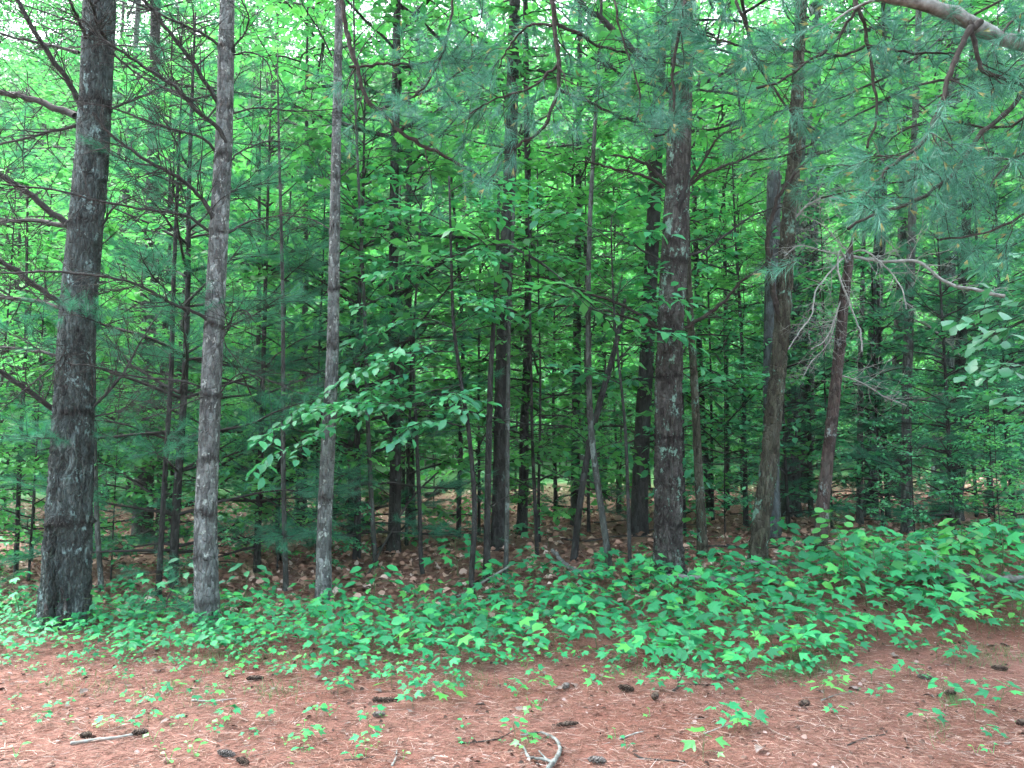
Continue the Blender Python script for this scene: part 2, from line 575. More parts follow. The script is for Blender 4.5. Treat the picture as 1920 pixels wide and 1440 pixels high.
# ------------------------------------------------------------------ the ground: one sheet out to the horizon
xs = np.concatenate([-np.geomspace(16, 500, 18)[::-1], np.arange(-15, 15.01, 0.125), np.geomspace(16, 500, 18)])
ys = np.concatenate([-np.geomspace(3, 500, 18)[::-1], np.arange(-2, 30.01, 0.125), np.geomspace(31, 600, 24)])
gx, gy = np.meshgrid(xs, ys)
gz = height(gx, gy) + np.where((np.abs(gx) < 15) & (gy < 30), RNG.normal(0, 0.004, gx.shape), 0)
nx, ny = len(xs), len(ys)
i = np.arange(ny - 1)[:, None] * nx
j = np.arange(nx - 1)[None, :]
Q = np.stack([i + j, i + j + 1, i + nx + j + 1, i + nx + j], -1).reshape(-1, 4)
woodness = np.clip((gy - 7.4 - 0.12 * gx) / 1.6 + 0.35 * np.sin(1.9 * gx) * np.sin(1.3 * gy + gx), 0, 1)
ground = link('ground', build_mesh('ground', np.stack([gx, gy, gz], -1).reshape(-1, 3), Q, None, (M['ground'],), True, {'wood': woodness.ravel(), 'undergrowth': np.clip((gy - 17) / 7 + 0.3 * np.sin(gx * 0.9) * np.sin(gy * 0.8), 0, 1).ravel()}))
tag(ground, 'pine needle clearing rising into the leaf-strewn floor of the wood', None, None, 'structure')

# ------------------------------------------------------------------ leaf shapes
LEAF2 = (np.array([[0, 0, 0], [0.45, 0.27, 0.05], [1, 0, -0.06], [0.45, -0.27, 0.05]], float), np.array([[0, 1, 3], [1, 2, 3]]))
LEAF4 = (np.array([[0, 0, 0], [0.28, 0.24, 0.07], [0.65, 0.25, 0.05], [1, 0, -0.10], [0.65, -0.25, 0.05], [0.28, -0.24, 0.07], [0.48, 0, -0.01]], float),
         np.array([[0, 6, 1], [1, 6, 2], [2, 6, 3], [3, 6, 4], [4, 6, 5], [5, 6, 0]])[:, ::-1])


def maple_template(rng, lobes=5, jag=1.0):
    """Palmate leaf about one unit wide, stalk end at the origin, +X to the tip."""
    ang = [0, 47, 112] if lobes == 5 else [0, 52]
    ln = [0.95, 0.80, 0.46] if lobes == 5 else [0.92, 0.66]
    half = []
    for k, (a, L) in enumerate(zip(ang, ln)):
        L = L * rng.uniform(0.92, 1.08)
        if k > 0:
            half.append((a - 15, L * 0.66))
        half.append((a - 6 if k else 0, L if not k else L * 0.93))
        if k:
            half.append((a, L))
        half.append((a + 9, L * 0.70))
        if k < len(ang) - 1:
            half.append(((a + ang[k + 1]) / 2 + 1, 0.47 * rng.uniform(0.9, 1.1)))
    half.append((165, 0.16))
    c = np.array([0.28, 0.0])
    pts = []
    for a, r in half:
        pts.append((c[0] + r * math.cos(math.radians(a)) * 0.78, r * math.sin(math.radians(a)) * 0.80))
    left = [(x, y) for x, y in pts]
    right = [(x * rng.uniform(0.97, 1.03), -y * rng.uniform(0.94, 1.04)) for x, y in pts[1:]][::-1]
    out = left + right
    V = [(c[0], 0, 0.0)]
    for x, y in out:
        r2 = (x - c[0]) ** 2 + y ** 2
        V.append((x, y, 0.10 * abs(y) - 0.22 * r2 * rng.uniform(0.6, 1.3)))
    V = np.array(V)
    n = len(out)
    T = np.array([[0, 1 + k, 1 + (k + 1) % n] for k in range(n)])
    return V, T


MAPLES = [maple_template(np.random.default_rng(k), 5 if k % 3 else 3) for k in range(8)]
BROAD = (np.array([[0, 0, 0], [0.2, 0.13, 0.03], [0.42, 0.24, 0.05], [0.5, 0.21, 0.04], [0.68, 0.33, 0.05], [0.80, 0.27, 0.02], [0.92, 0.13, -0.05], [1.0, 0, -0.10],
                   [0.92, -0.13, -0.05], [0.80, -0.27, 0.02], [0.68, -0.33, 0.05], [0.5, -0.21, 0.04], [0.42, -0.24, 0.05], [0.2, -0.13, 0.03], [0.55, 0, 0]], float),
         np.array([[14, k, (k + 1) % 14] for k in range(14)]))


# ------------------------------------------------------------------ trunks with real bark relief
def worley(u, v, nu, rng_seed, warp=0.0):
    """F2-F1 on a jittered grid, wrapping in u (u in cells 0..nu)."""
    rs = np.random.default_rng(rng_seed)
    nv = int(np.ceil(v.max())) + 3
    ju = rs.uniform(0.1, 0.9, (nv + 2, nu))
    jv = rs.uniform(0.1, 0.9, (nv + 2, nu))
    iu, iv = np.floor(u).astype(int), np.floor(v).astype(int)
    f1 = np.full(u.shape, 9.0)
    f2 = np.full(u.shape, 9.0)
    for du in (-1, 0, 1):
        for dv in (-1, 0, 1):
            cu, cv = iu + du, iv + dv
            a = ju[np.clip(cv, 0, nv), cu % nu] + cu
            b = jv[np.clip(cv, 0, nv), cu % nu] + cv
            dd = np.hypot(a - u, b - v)
            f2 = np.where(dd < f1, f1, np.minimum(f2, dd))
            f1 = np.minimum(f1, dd)
    return f2 - f1


def smooth_noise(u, v, nu, seed):
    rs = np.random.default_rng(seed)
    nv = int(np.ceil(v.max())) + 3
    t = rs.normal(size=(nv + 2, nu))
    iu, iv = np.floor(u).astype(int), np.floor(v).astype(int)
    fu, fv = u - iu, v - iv
    fu, fv = fu * fu * (3 - 2 * fu), fv * fv * (3 - 2 * fv)
    g = lambda a, b: t[np.clip(b, 0, nv), a % nu]
    return (g(iu, iv) * (1 - fu) + g(iu + 1, iv) * fu) * (1 - fv) + (g(iu, iv + 1) * (1 - fu) + g(iu + 1, iv + 1) * fu) * fv


def trunk_mesh(name, pts, rad, mat, base, sides=40, ring=0.04, bark='plate', depth=0.010, whorls=(), seed=1, flare=0.35, cell=0.05, smooth_above=1e9, cap=True, fine_to=1e9, hollow=None):
    """pts/rad along the trunk from the ground up; rings every `ring` metres in view, wider above."""
    pts = np.asarray(pts, float)
    rad = np.asarray(rad, float)
    L = np.concatenate([[0], np.cumsum(np.linalg.norm(np.diff(pts, axis=0), axis=1))])
    lf = min(L[-1], fine_to)
    l = np.linspace(0, lf, max(6, int(lf / ring)))
    if L[-1] > lf + 0.5:
        l = np.concatenate([l, np.linspace(lf, L[-1], int((L[-1] - lf) / 0.35) + 2)[1:]])
    n = len(l)
    cc = spline(pts, 400)
    cl = np.concatenate([[0], np.cumsum(np.linalg.norm(np.diff(cc, axis=0), axis=1))])
    cl = cl / cl[-1] * L[-1]
    c = np.stack([np.interp(l, cl, cc[:, q]) for q in range(3)], -1)
    r = np.interp(l, L, rad)
    r = r * (1 + flare * np.exp(-np.maximum(l - 0.25, 0) / 0.16))
    th = np.linspace(0, 2 * np.pi, sides, endpoint=False)
    TH, LL = np.meshgrid(th, l)
    # roots flare unevenly
    rr = r[:, None] * (1 + flare * 0.35 * np.sin(TH * 5 + seed) * np.exp(-np.maximum(LL - 0.2, 0) / 0.18))
    meanr = float(rad.max())
    nu = max(5, int(round(2 * np.pi * meanr / cell)))
    if bark == 'plate':
        u = TH / (2 * np.pi) * nu + 0.35 * smooth_noise(TH / (2 * np.pi) * nu, LL / (cell * 2), nu, seed + 5)
        e = worley(u % nu, LL / (cell * 2.6), nu, seed)
        rel = np.clip(e / 0.20, 0, 1) ** 0.7 - 1 + 0.35 * (smooth_noise(u, LL / (cell * 2.6), nu, seed + 3))
    elif bark == 'furrow':
        u = TH / (2 * np.pi) * nu + 0.8 * smooth_noise(TH / (2 * np.pi) * nu, LL / (cell * 3), nu, seed + 5)
        e = worley(u % nu, LL / (cell * 6.5), nu, seed)
        rel = (np.clip(e / 0.42, 0, 1) - 1) * 1.5
    else:
        rel = 0.25 * smooth_noise(TH / (2 * np.pi) * nu, LL / cell, nu, seed)
    rel = rel + 0.22 * smooth_noise(TH / (2 * np.pi) * (nu * 3), LL / (cell * 0.7), nu * 3, seed + 9)
    fade = np.clip(1.15 - 0.85 * (LL - smooth_above + 0.8) / 1.2, 0.30, 1) if smooth_above < 1e8 else 1.0
    rr = rr + depth * rel * fade
    scar = np.zeros_like(rr)
    for w in whorls:
        amp = 0.8 + 0.2 * ((seed * 7 + int(w * 13)) % 10) / 10
        wob = 0.024 * smooth_noise(TH / (2 * np.pi) * 9, LL * 0 + w, 9, seed + 2 + int(w * 10))
        k = np.exp(-((LL - w - wob) / 0.020) ** 2)
        knob = np.clip(smooth_noise(TH / (2 * np.pi) * 7, LL * 0 + w, 7, seed + int(w * 10)), -0.6, 2)
        rr = rr + k * (0.004 + 0.05 * meanr * knob)
        rr = rr + k * 0.006 * smooth_noise(TH / (2 * np.pi) * 40, LL / 0.012, 40, seed + 4)
        mask = np.clip(0.95 + 0.6 * smooth_noise(TH / (2 * np.pi) * 6, LL * 0 + w, 6, seed + 17 + int(w * 10)), 0, 1)
        jag = 0.010 * smooth_noise(TH / (2 * np.pi) * 31, LL / 0.03, 31, seed + 6)
        scar = np.maximum(scar, amp * mask * np.exp(-((LL - w - wob - jag + 0.008) / (0.022 + 0.10 * meanr + 0.014 * knob)) ** 2))
    if hollow:                                   # a rotted split: a deep ragged groove in the wood
        t0, hw, z0, z1, dp = hollow
        f = np.clip((LL - z0) / (z1 - z0), 0, 1)
        mid_ = t0 + 0.10 * np.sin(LL * 9) + 0.05 * np.sin(LL * 31)
        wd = hw * (1.15 - 0.85 * f)
        dth = np.abs((TH - mid_ + np.pi) % (2 * np.pi) - np.pi)
        cut = 1 / (1 + np.exp(np.clip((dth - wd) / 0.015, -40, 40)))
        lip = np.exp(-((dth - wd - 0.06) / 0.05) ** 2)
        on = (LL < z1).astype(float)
        rr = rr - dp * cut * on + 0.022 * lip * on * (1 + 0.5 * np.sin(LL * 47))
    tan = nrm(np.gradient(c, axis=0))
    a = nrm(np.cross(tan, np.array([0, 1.0, 0])))
    b = np.cross(a, tan)
    V = c[:, None, :] + rr[..., None] * (np.cos(TH)[..., None] * a[:, None, :] + np.sin(TH)[..., None] * b[:, None, :])
    V = V.reshape(-1, 3) - np.asarray(base)
    ii = np.arange(n - 1)[:, None] * sides
    jj = np.arange(sides)[None, :]
    kk = (jj + 1) % sides
    Qd = np.stack([ii + jj, ii + kk, ii + sides + kk, ii + sides + jj], -1).reshape(-1, 4)
    Tt = None
    sc = scar.ravel()
    if cap:
        V = np.vstack([V, c[-1:] - np.asarray(base)])
        j1 = np.arange(sides)
        e = (n - 1) * sides
        Tt = np.stack([e + j1, e + (j1 + 1) % sides, np.full(sides, len(V) - 1)], -1)
        sc = np.append(sc, 0)
    # normals point outwards
    me = build_mesh(name, V, Qd[:, ::-1], None if Tt is None else Tt[:, ::-1], (mat,), True, {'scar': sc})
    return me


def tree_path(px_pts, d, top_h=None, sink=0.3):
    """World points and radii of a trunk seen at px_pts [(x, y, width)], d metres away."""
    pts = [P(x, y, d) for x, y, w in px_pts]
    rad = [w / 2 / F_PX * d for x, y, w in px_pts]
    base = pts[0].copy()
    first = base - UP * sink
    pts = [first] + pts
    rad = [rad[0]] + rad
    if top_h:
        k = pts[-1] - pts[-2]
        k = k / max(k[2], 1e-3)
        z = pts[-1][2]
        for f in (0.5, 1.0):
            zz = z + (top_h - z) * f
            pts.append(pts[-1] + k * (zz - pts[-1][2]) * (0.8 if f == 1 else 1.0) + np.array([0, 0, 0.2 * (zz - pts[-1][2]) if f == 1 else 0]))
            rad.append(rad[-1] * (0.75 if f == 0.5 else 0.35))
    return pts, rad, base


# ------------------------------------------------------------------ branches
def perp_dir(d, rng, ang, flat=1.0):
    """A direction at angle ang (radians) off d, spread mostly sideways when flat < 1."""
    r = rng.normal(size=3)
    r[2] *= flat
    s = nrm(r - d * np.dot(r, d))
    return nrm(d * math.cos(ang) + s * math.sin(ang))


def wiggle(p0, d, L, n, rng, amp=0.10, sag=0.0):
    pts = [np.asarray(p0, float)]
    d = nrm(d)
    for _ in range(n):
        d = nrm(d + rng.normal(size=3) * amp + np.array([0, 0, -sag]))
        pts.append(pts[-1] + d * L / n)
    return np.array(pts)


def dead_branch(g, pts, r0, r1, rng, twigs=14, tl=(0.15, 0.55), sub=3, start=0.15, flat=0.8):
    """A bare branch with side twigs and their twiglets."""
    n = max(8, len(pts) * 4)
    c = spline(pts, n)
    c[1:] = c[1:] + rng.normal(size=(n - 1, 3)) * r0 * 0.25
    rr = np.linspace(r0, r1, n)
    g.tube(c, rr, 6)
    for _ in range(twigs):
        t = rng.uniform(start, 0.98)
        k = min(int(t * (n - 1)), n - 2)
        d = nrm(c[k + 1] - c[k])
        td = perp_dir(d, rng, rng.uniform(0.6, 1.15), flat)
        L = rng.uniform(*tl) * (1.1 - 0.5 * t)
        tp = wiggle(c[k], td, L, 5, rng, 0.16, 0.01)
        tr = max(0.0019, min(rr[k] * 0.42, 0.006))
        g.tube(tp, np.linspace(tr, 0.0012, 6), 4)
        for _ in range(rng.integers(0, sub + 1)):
            q = rng.integers(1, 5)
            d2 = perp_dir(nrm(tp[q] - tp[q - 1]), rng, rng.uniform(0.5, 1.1), 0.9)
            sp = wiggle(tp[q], d2, L * rng.uniform(0.25, 0.6), 4, rng, 0.2)
            g.tube(sp, np.linspace(max(tr * 0.6, 0.0013), 0.0010, 5), 3)


def leaf_spray(gl, gt, pts, r0, rng, leaf=0.13, tmpl=LEAF4, step=0.09, side=(0.18, 0.5), nside=9, tilt=0.3):
    """A leafy branch: twig tubes into gt, leaves in a flat layered spray into gl."""
    n = max(8, len(pts) * 3)
    c = spline(pts, n)
    gt.tube(c, np.linspace(r0, 0.0018, n), 5)
    tw = [c[int(n * 0.3):]]
    for s in range(nside):
        t = 0.25 + 0.7 * (s + rng.uniform(0, 1)) / nside
        k = min(int(t * (n - 1)), n - 2)
        d = nrm(c[k + 1] - c[k])
        lat = nrm(np.cross(d, UP)) * (1 if s % 2 else -1)
        td = nrm(d * 0.75 + lat * rng.uniform(0.6, 1.0) + UP * rng.normal(0, 0.12))
        L = rng.uniform(*side) * (1.15 - 0.6 * t)
        tp = wiggle(c[k], td, L, 6, rng, 0.10, 0.03)
        gt.tube(tp, np.linspace(max(0.0018, r0 * 0.4), 0.001, 7), 4)
        tw.append(tp)
    pos, dr, no, sz = [], [], [], []
    for tp in tw:
        L = np.linalg.norm(np.diff(tp, axis=0), axis=1).sum()
        m = max(2, int(L / step))
        q = spline(tp, m + 1)[1:]
        dd = nrm(np.gradient(np.vstack([tp[0], q]), axis=0))[1:]
        sgn = np.where(np.arange(m) % 2 == 0, 1, -1)[:, None]
        lat = nrm(np.cross(dd, UP)) * sgn
        ld = nrm(dd * rng.uniform(0.3, 0.9, (m, 1)) + lat + np.array([0, 0, -0.25]) + rng.normal(size=(m, 3)) * 0.22)
        ld[-1] = dd[-1]
        pos.append(q + ld * 0.012)
        dr.append(ld)
        no.append(nrm(UP + rng.normal(size=(m, 3)) * tilt + np.array([0, -0.15, 0])))
        sz.append(leaf * rng.uniform(0.6, 1.15, m))
    gl.leaves(np.vstack(pos), np.vstack(dr), np.vstack(no), np.concatenate(sz), tmpl)


# ------------------------------------------------------------------ crowns shared by many trees
def leafy_crown(seed, z0, z1, rad, nb, leaf, step, tmpl=LEAF2, droop=0.05, nside=(9, 14), top_taper=True):
    rng = np.random.default_rng(seed)
    gl, gt = Geo(), Geo()
    for b in range(nb):
        f = (b + rng.uniform(0, 1)) / nb
        z = z0 + (z1 - z0) * f
        prof = (1 - 0.65 * max(0, (f - 0.45) / 0.55) ** 1.5) * (0.6 + 0.4 * min(1, f / 0.25)) if top_taper else 1
        L = rad * prof * rng.uniform(0.55, 1.15)
        az = b * 2.39996 + rng.normal(0, 0.4)
        el = rng.uniform(0.05, 0.5) + 0.25 * f
        d0 = np.array([math.cos(az) * math.cos(el), math.sin(az) * math.cos(el), math.sin(el)])
        main = wiggle([0, 0, z], d0, L, 8, rng, 0.09, droop)
        r0 = 0.006 + 0.007 * L
        gt.tube(main, np.linspace(r0, 0.003, 9), 4)
        pos, dr = [], []
        for s in range(int(rng.integers(*nside))):
            t = rng.uniform(0.2, 1.0)
            k = min(int(t * 8), 7)
            p = main[k] + (main[k + 1] - main[k]) * (t * 8 - k)
            d = nrm(main[k + 1] - main[k])
            lat = nrm(np.cross(d, UP)) * (1 if s % 2 else -1)
            td = nrm(d * rng.uniform(0.3, 0.9) + lat * 0.8 + UP * rng.normal(0, 0.22))
            TL = L * rng.uniform(0.18, 0.42)
            tp = wiggle(p, td, TL, 4, rng, 0.12, 0.04)
            gt.tube(tp, np.linspace(r0 * 0.35, 0.0015, 5), 3)
            m = max(3, int(TL / step))
            q = spline(tp, m + 1)[1:]
            sgn = np.where(np.arange(m) % 2 == 0, 1, -1)[:, None]
            ld = nrm(td * 0.6 + nrm(np.cross(td, UP)) * sgn + np.array([0, 0, -0.2]) + rng.normal(size=(m, 3)) * 0.3)
            pos.append(q)
            dr.append(ld)
        pos, dr = np.vstack(pos), np.vstack(dr)
        m = len(pos)
        gl.leaves(pos, dr, nrm(UP + rng.normal(size=(m, 3)) * 0.42), leaf * rng.uniform(0.6, 1.2, m), tmpl)
    return gl, gt


def tuft(g, p, d, rng, n, length, width, spread=0.9, along=0.09, fine=False, droop=0.10):
    d = nrm(d)
    r = rng.normal(size=(n, 3))
    s = nrm(r - d * (r @ d)[:, None])
    a = rng.uniform(0.15, 1.0, (n, 1)) * spread
    dirs = nrm(d * np.cos(a) + s * np.sin(a))
    base = p - d * along * rng.uniform(0, 1, (n, 1))
    L = length * rng.uniform(0.7, 1.1, n)
    if fine:
        g.needles(base, dirs, L, width, rng, droop)
    else:
        g.blades(base, dirs + np.array([0, 0, -droop]), L, width, rng)


def pine_crown(seed, z0, z1, rad, gap, per, tufts, nn, width, nlen=0.10, low=0.75):
    """Whorls of branches with needle tufts along their twigs."""
    rng = np.random.default_rng(seed)
    gn, gt = Geo(), Geo()
    z = z0
    while z < z1:
        f = (z - z0) / (z1 - z0)
        for b in range(per):
            if rng.uniform() < 0.12:
                continue
            az = rng.uniform(0, 2 * np.pi) if b == 0 else az + 2 * np.pi / per + rng.normal(0, 0.25)
            L = rad * (low + (1 - low) * min(1, f * 3)) * (1 - f) ** 0.75 * rng.uniform(0.65, 1.1) + 0.15
            el = rng.uniform(0.0, 0.30) + 0.5 * f
            d0 = np.array([math.cos(az) * math.cos(el), math.sin(az) * math.cos(el), math.sin(el)])
            main = wiggle([0, 0, z + rng.normal(0, 0.04)], d0, L, 7, rng, 0.08, 0.015)
            gt.tube(main, np.linspace(0.006 + 0.007 * L, 0.002, 8), 4)
            nt = max(2, int(tufts * L / rad))
            for s in range(nt):
                t = rng.uniform(0.3, 1.0) ** 0.7
                k = min(int(t * 7), 6)
                p = main[k] + (main[k + 1] - main[k]) * (t * 7 - k)
                d = nrm(main[k + 1] - main[k])
                lat = nrm(np.cross(d, UP)) * (1 if s % 2 else -1)
                td = nrm(d * rng.uniform(0.4, 1.0) + lat * rng.uniform(0.3, 1.0) + UP * rng.normal(0.1, 0.2))
                TL = rng.uniform(0.10, 0.38) * min(1, L)
                tp = p + td * TL
                gt.tube(np.array([p, p + td * TL * 0.5, tp]), [0.003, 0.002, 0.0012], 3)
                for q in range(1 + (TL > 0.2)):
                    tuft(gn, tp - td * 0.11 * q, td, rng, nn, nlen, width)
        z += gap * rng.uniform(0.8, 1.2)
    return gn, gt

# ------------------------------------------------------------------ shared crown meshes
def pair(gl, gt, mat, tmat, name):
    return gl.mesh(name, mat), gt.mesh(name + '_limbs', tmat)


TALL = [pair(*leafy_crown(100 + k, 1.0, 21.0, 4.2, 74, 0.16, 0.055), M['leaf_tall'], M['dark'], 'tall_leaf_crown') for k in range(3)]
MIDC = [pair(*leafy_crown(200 + k, 1.0, 9.0, 2.6, 44, 0.145, 0.055), M['leaf_far'], M['dark'], 'mid_leaf_crown') for k in range(3)]
LOWC = [pair(*leafy_crown(300 + k, 0.3, 4.2, 1.5, 30, 0.12, 0.055), M['leaf_mid'], M['dark'], 'low_leaf_crown') for k in range(3)]
PINE_BIG = [pair(*pine_crown(400 + k, 0.0, 10.0, 3.0, 0.6, 6, 22, 26, 0.004, 0.12), M['needle_far'], M['twig'], 'big_pine_crown') for k in range(2)]
PINE_THIN = [pair(*pine_crown(450 + k, 0.0, 8.0, 2.4, 0.75, 4, 14, 20, 0.004, 0.12), M['needle_far'], M['twig'], 'thin_pine_crown') for k in range(2)]
PINE_SML = [pair(*pine_crown(500 + k, 0.3, 5.0, 1.5, 0.34, 5, 26, 46, 0.0022, 0.10), M['needle_far'], M['twig'], 'small_pine_crown') for k in range(3)]


def add_crown(root, meshes, loc=(0, 0, 0), rz=0.0, scale=(1, 1, 1)):
    c = link('crown', meshes[0], root, loc)
    c.rotation_euler = (0, 0, rz)
    c.scale = scale
    link('limbs', meshes[1], c)
    return c


# ------------------------------------------------------------------ the trunks one can tell apart
# pixel points run from the ground up: (x, y, width in photo pixels)
def hero(name, label, cat, pts, mat, d=None, top=15.0, whorl_px=(), bark='plate', depth=0.008, cell=0.05, sides=40, ring=0.04, flare=0.3,
         smooth_above=1e9, seed=1, crown=None, crown_z=7.0, group=None, hollow=None):
    if d is None:
        d = G(pts[0][0], pts[0][1])[1]
    else:                                    # the foot is hidden: drop the trunk to the ground
        p = P(pts[0][0], pts[0][1], d)
        gz_ = float(height(p[0], d))
        if p[2] > gz_ + 0.02:
            py = pts[0][1] + (p[2] - gz_) * F_PX / d
            pts = [(pts[0][0], py, pts[0][2] * 1.05)] + list(pts)
    wp, wr, base = tree_path(pts, d, top)
    base[2] = float(height(base[0], base[1]))
    root = thing(name, base, label, cat, group)
    L = np.concatenate([[0], np.cumsum(np.linalg.norm(np.diff(np.array(wp), axis=0), axis=1))])
    zs = np.array(wp)[:, 2]
    wl = [float(np.interp(P(pts[0][0], y, d)[2], zs, L)) for y in whorl_px]
    link('trunk', trunk_mesh('trunk', wp, wr, mat, base, sides, ring, bark, depth, wl, seed, flare, cell, smooth_above, True, CAM_Z + 0.66 * d + 0.8 - base[2], hollow), root)
    if crown is not None:
        zc = crown_z
        x = np.interp(zc, zs, np.array(wp)[:, 0]) - base[0]
        add_crown(root, crown, (x, np.interp(zc, zs, np.array(wp)[:, 1]) - base[1], zc - base[2]), seed * 1.3)
    return root, d, base


def branch_part(root, base, geo, mat, name='branch', label=None):
    o = link(name, geo.mesh(name, mat, True, base), root)
    if label:
        o['label'] = label
    return o


def px_branch(root, base, d, px, w0, w1, rng, mat, dd=0.0, twigs=14, tl=(0.12, 0.5), sub=3, start=0.15, flat=0.8):
    g = Geo()
    n = len(px)
    pts = [P(x, y, d + dd * k / max(n - 1, 1)) for k, (x, y) in enumerate(px)]
    dead_branch(g, pts, w0 / 2 / F_PX * d, w1 / 2 / F_PX * d, rng, twigs, tl, sub, start, flat)
    return branch_part(root, base, g, mat)


rng = np.random.default_rng(5)

# --- big white pine on the left
A, dA, bA = hero('pine_tree', 'thick dark grey pine with a rotted split at its foot, leftmost big trunk', 'tree',
                 [(120, 1168, 84), (128, 1000, 78), (135, 850, 73), (140, 720, 67), (147, 580, 63), (160, 430, 61), (172, 300, 59), (178, 200, 58), (184, 80, 58), (187, 0, 59)],
                 M['pine_mix'], None, 17, (985, 782, 592, 430, 213, 96), 'plate', 0.017, 0.034, 150, 0.014, 0.20, 2.2, 3, PINE_BIG[0], 8.0, None, (-1.56, 0.20, 0.0, 1.1, 0.15))
for px, w0, w1, dd, tw in [
    ([(152, 197), (120, 140), (75, 75), (30, -8)], 11, 8, -0.5, 8),
    ([(142, 218), (90, 195), (40, 180), (-40, 160)], 15, 10, 0.3, 8),
    ([(142, 236), (75, 252), (0, 270), (-60, 280)], 7, 4, 0.6, 10),
    ([(148, 98), (90, 84), (0, 64), (-60, 50)], 7, 4, 0.4, 12),
    ([(170, 92), (150, 45), (128, -8)], 7, 5, -0.6, 7),
    ([(208, 92), (185, 45), (165, -8)], 7, 5, -0.5, 5),
    ([(132, 427), (60, 367), (0, 328), (-60, 295)], 13, 9, -0.4, 10),
    ([(127, 423), (50, 414), (-50, 419)], 10, 7, 0.5, 10),
    ([(128, 580), (60, 530), (0, 488), (-60, 450)], 11, 8, -0.4, 10),
    ([(116, 578), (50, 562), (-60, 556)], 9, 7, 0.4, 10),
    ([(106, 667), (40, 654), (-60, 645)], 6, 4, 0.4, 12),
    ([(115, 778), (60, 738), (0, 696), (-60, 655)], 11, 8, -0.5, 10),
    ([(176, 762), (230, 702), (275, 622), (306, 578)], 6, 2, 0.5, 12),
    ([(177, 781), (228, 768), (264, 738)], 4, 2, 0.3, 6),
    ([(206, 205), (262, 182), (312, 160), (360, 140)], 6, 2, 0.5, 12),
    ([(190, 425), (212, 390), (240, 372), (300, 355)], 5, 2, 0.4, 10),
    ([(140, 665), (128, 645), (115, 670), (95, 690), (60, 720), (0, 770)], 4, 1.5, -0.5, 16),
    ([(172, 745), (173, 700), (165, 665), (150, 660)], 4, 2, -0.25, 8),
    ([(205, 95), (260, 140), (320, 170), (400, 200)], 5, 2, -0.3, 16),
]:
    px_branch(A, bA, dA, px, w0, w1, rng, M['twig'], dd, tw + 10, (0.2, 0.9), 5)
# the split hollow: a ragged dead flank with dark hollow and lifted bark plates
for k, (x0, x1, y0, y1) in enumerate([(86, 90, 1172, 1095), (118, 114, 1170, 1100)]):
    g = Geo()
    q0, q1 = P(x0, y0, dA - 0.235), P(x1, y1, dA - 0.185)
    q = spline([q0, (q0 + q1) / 2 + rng.normal(size=3) * 0.012, q1], 12)
    g.tube(q + rng.normal(size=q.shape) * 0.006, np.linspace(0.026, 0.006, 12), 7, True)
    branch_part(A, bA, g, M['pine_brown'], 'split_bark', 'ragged lifted bark along the split at the foot')

# --- second pine
B, dB, bB = hero('pine_tree', 'straight pale grey pine with dark rings of branch scars, second trunk from the left edge', 'tree',
                 [(388, 1172, 43), (386, 1050, 42), (386, 960, 40), (391, 850, 38), (396, 720, 37), (404, 560, 36), (410, 440, 35), (418, 300, 33), (422, 200, 31), (424, 90, 30), (426, 0, 28)],
                 M['pine_grey'], None, 14, (1128, 1045, 968, 862, 742, 612, 438, 300, 205, 95), 'plate', 0.006, 0.026, 84, 0.016, 0.25, 0.6, 7, PINE_BIG[1], 7.2)
for px, w0, w1, dd, tw in [
    ([(425, 290), (413, 245), (367, 205), (327, 163), (267, 123), (213, 87), (150, 35)], 9, 4, -0.6, 26),
    ([(412, 293), (380, 260), (310, 238), (200, 200), (130, 190)], 6, 2, -0.5, 22),
    ([(433, 300), (450, 285), (500, 265), (526, 266)], 4, 2, 0.2, 10),
    ([(410, 195), (370, 130), (330, 75), (265, -8)], 9, 6, -0.5, 20),
    ([(437, 213), (480, 203), (560, 208), (632, 204)], 4, 2, 0.3, 14),
    ([(415, 90), (390, 70), (330, 40), (240, 0)], 6, 4, -0.3, 16),
    ([(438, 88), (460, 60), (466, 30), (450, -5)], 4, 3, -0.2, 10),
    ([(438, 103), (470, 98), (500, 115), (511, 152)], 4, 2, -0.2, 10),
    ([(405, 437), (390, 390), (350, 345), (310, 320), (270, 297), (205, 250), (175, 210)], 9, 4, -0.6, 24),
    ([(397, 437), (350, 405), (290, 395), (200, 380), (100, 355), (0, 345)], 6, 3, -0.8, 28),
    ([(428, 437), (470, 415), (546, 400)], 5, 2, 0.2, 10),
    ([(396, 607), (375, 590), (330, 572), (290, 550), (240, 528), (180, 517), (100, 510), (0, 512)], 7, 3, -0.9, 30),
    ([(385, 728), (340, 715), (250, 705), (190, 690), (125, 680)], 5, 2, -0.7, 24),
    ([(418, 615), (432, 605), (440, 585), (462, 583), (470, 595)], 4, 2, -0.2, 14),
    ([(412, 640), (425, 625), (430, 610), (420, 640), (455, 690)], 3, 2, -0.2, 10),
    ([(410, 742), (430, 715), (455, 700), (500, 712), (568, 740)], 3, 1.5, -0.2, 16),
    ([(412, 735), (380, 745), (330, 765), (262, 790)], 3, 1.5, -0.3, 16),
]:
    px_branch(B, bB, dB, px, w0, w1, rng, M['twig'], dd, tw + 8, (0.15, 0.85), 5)

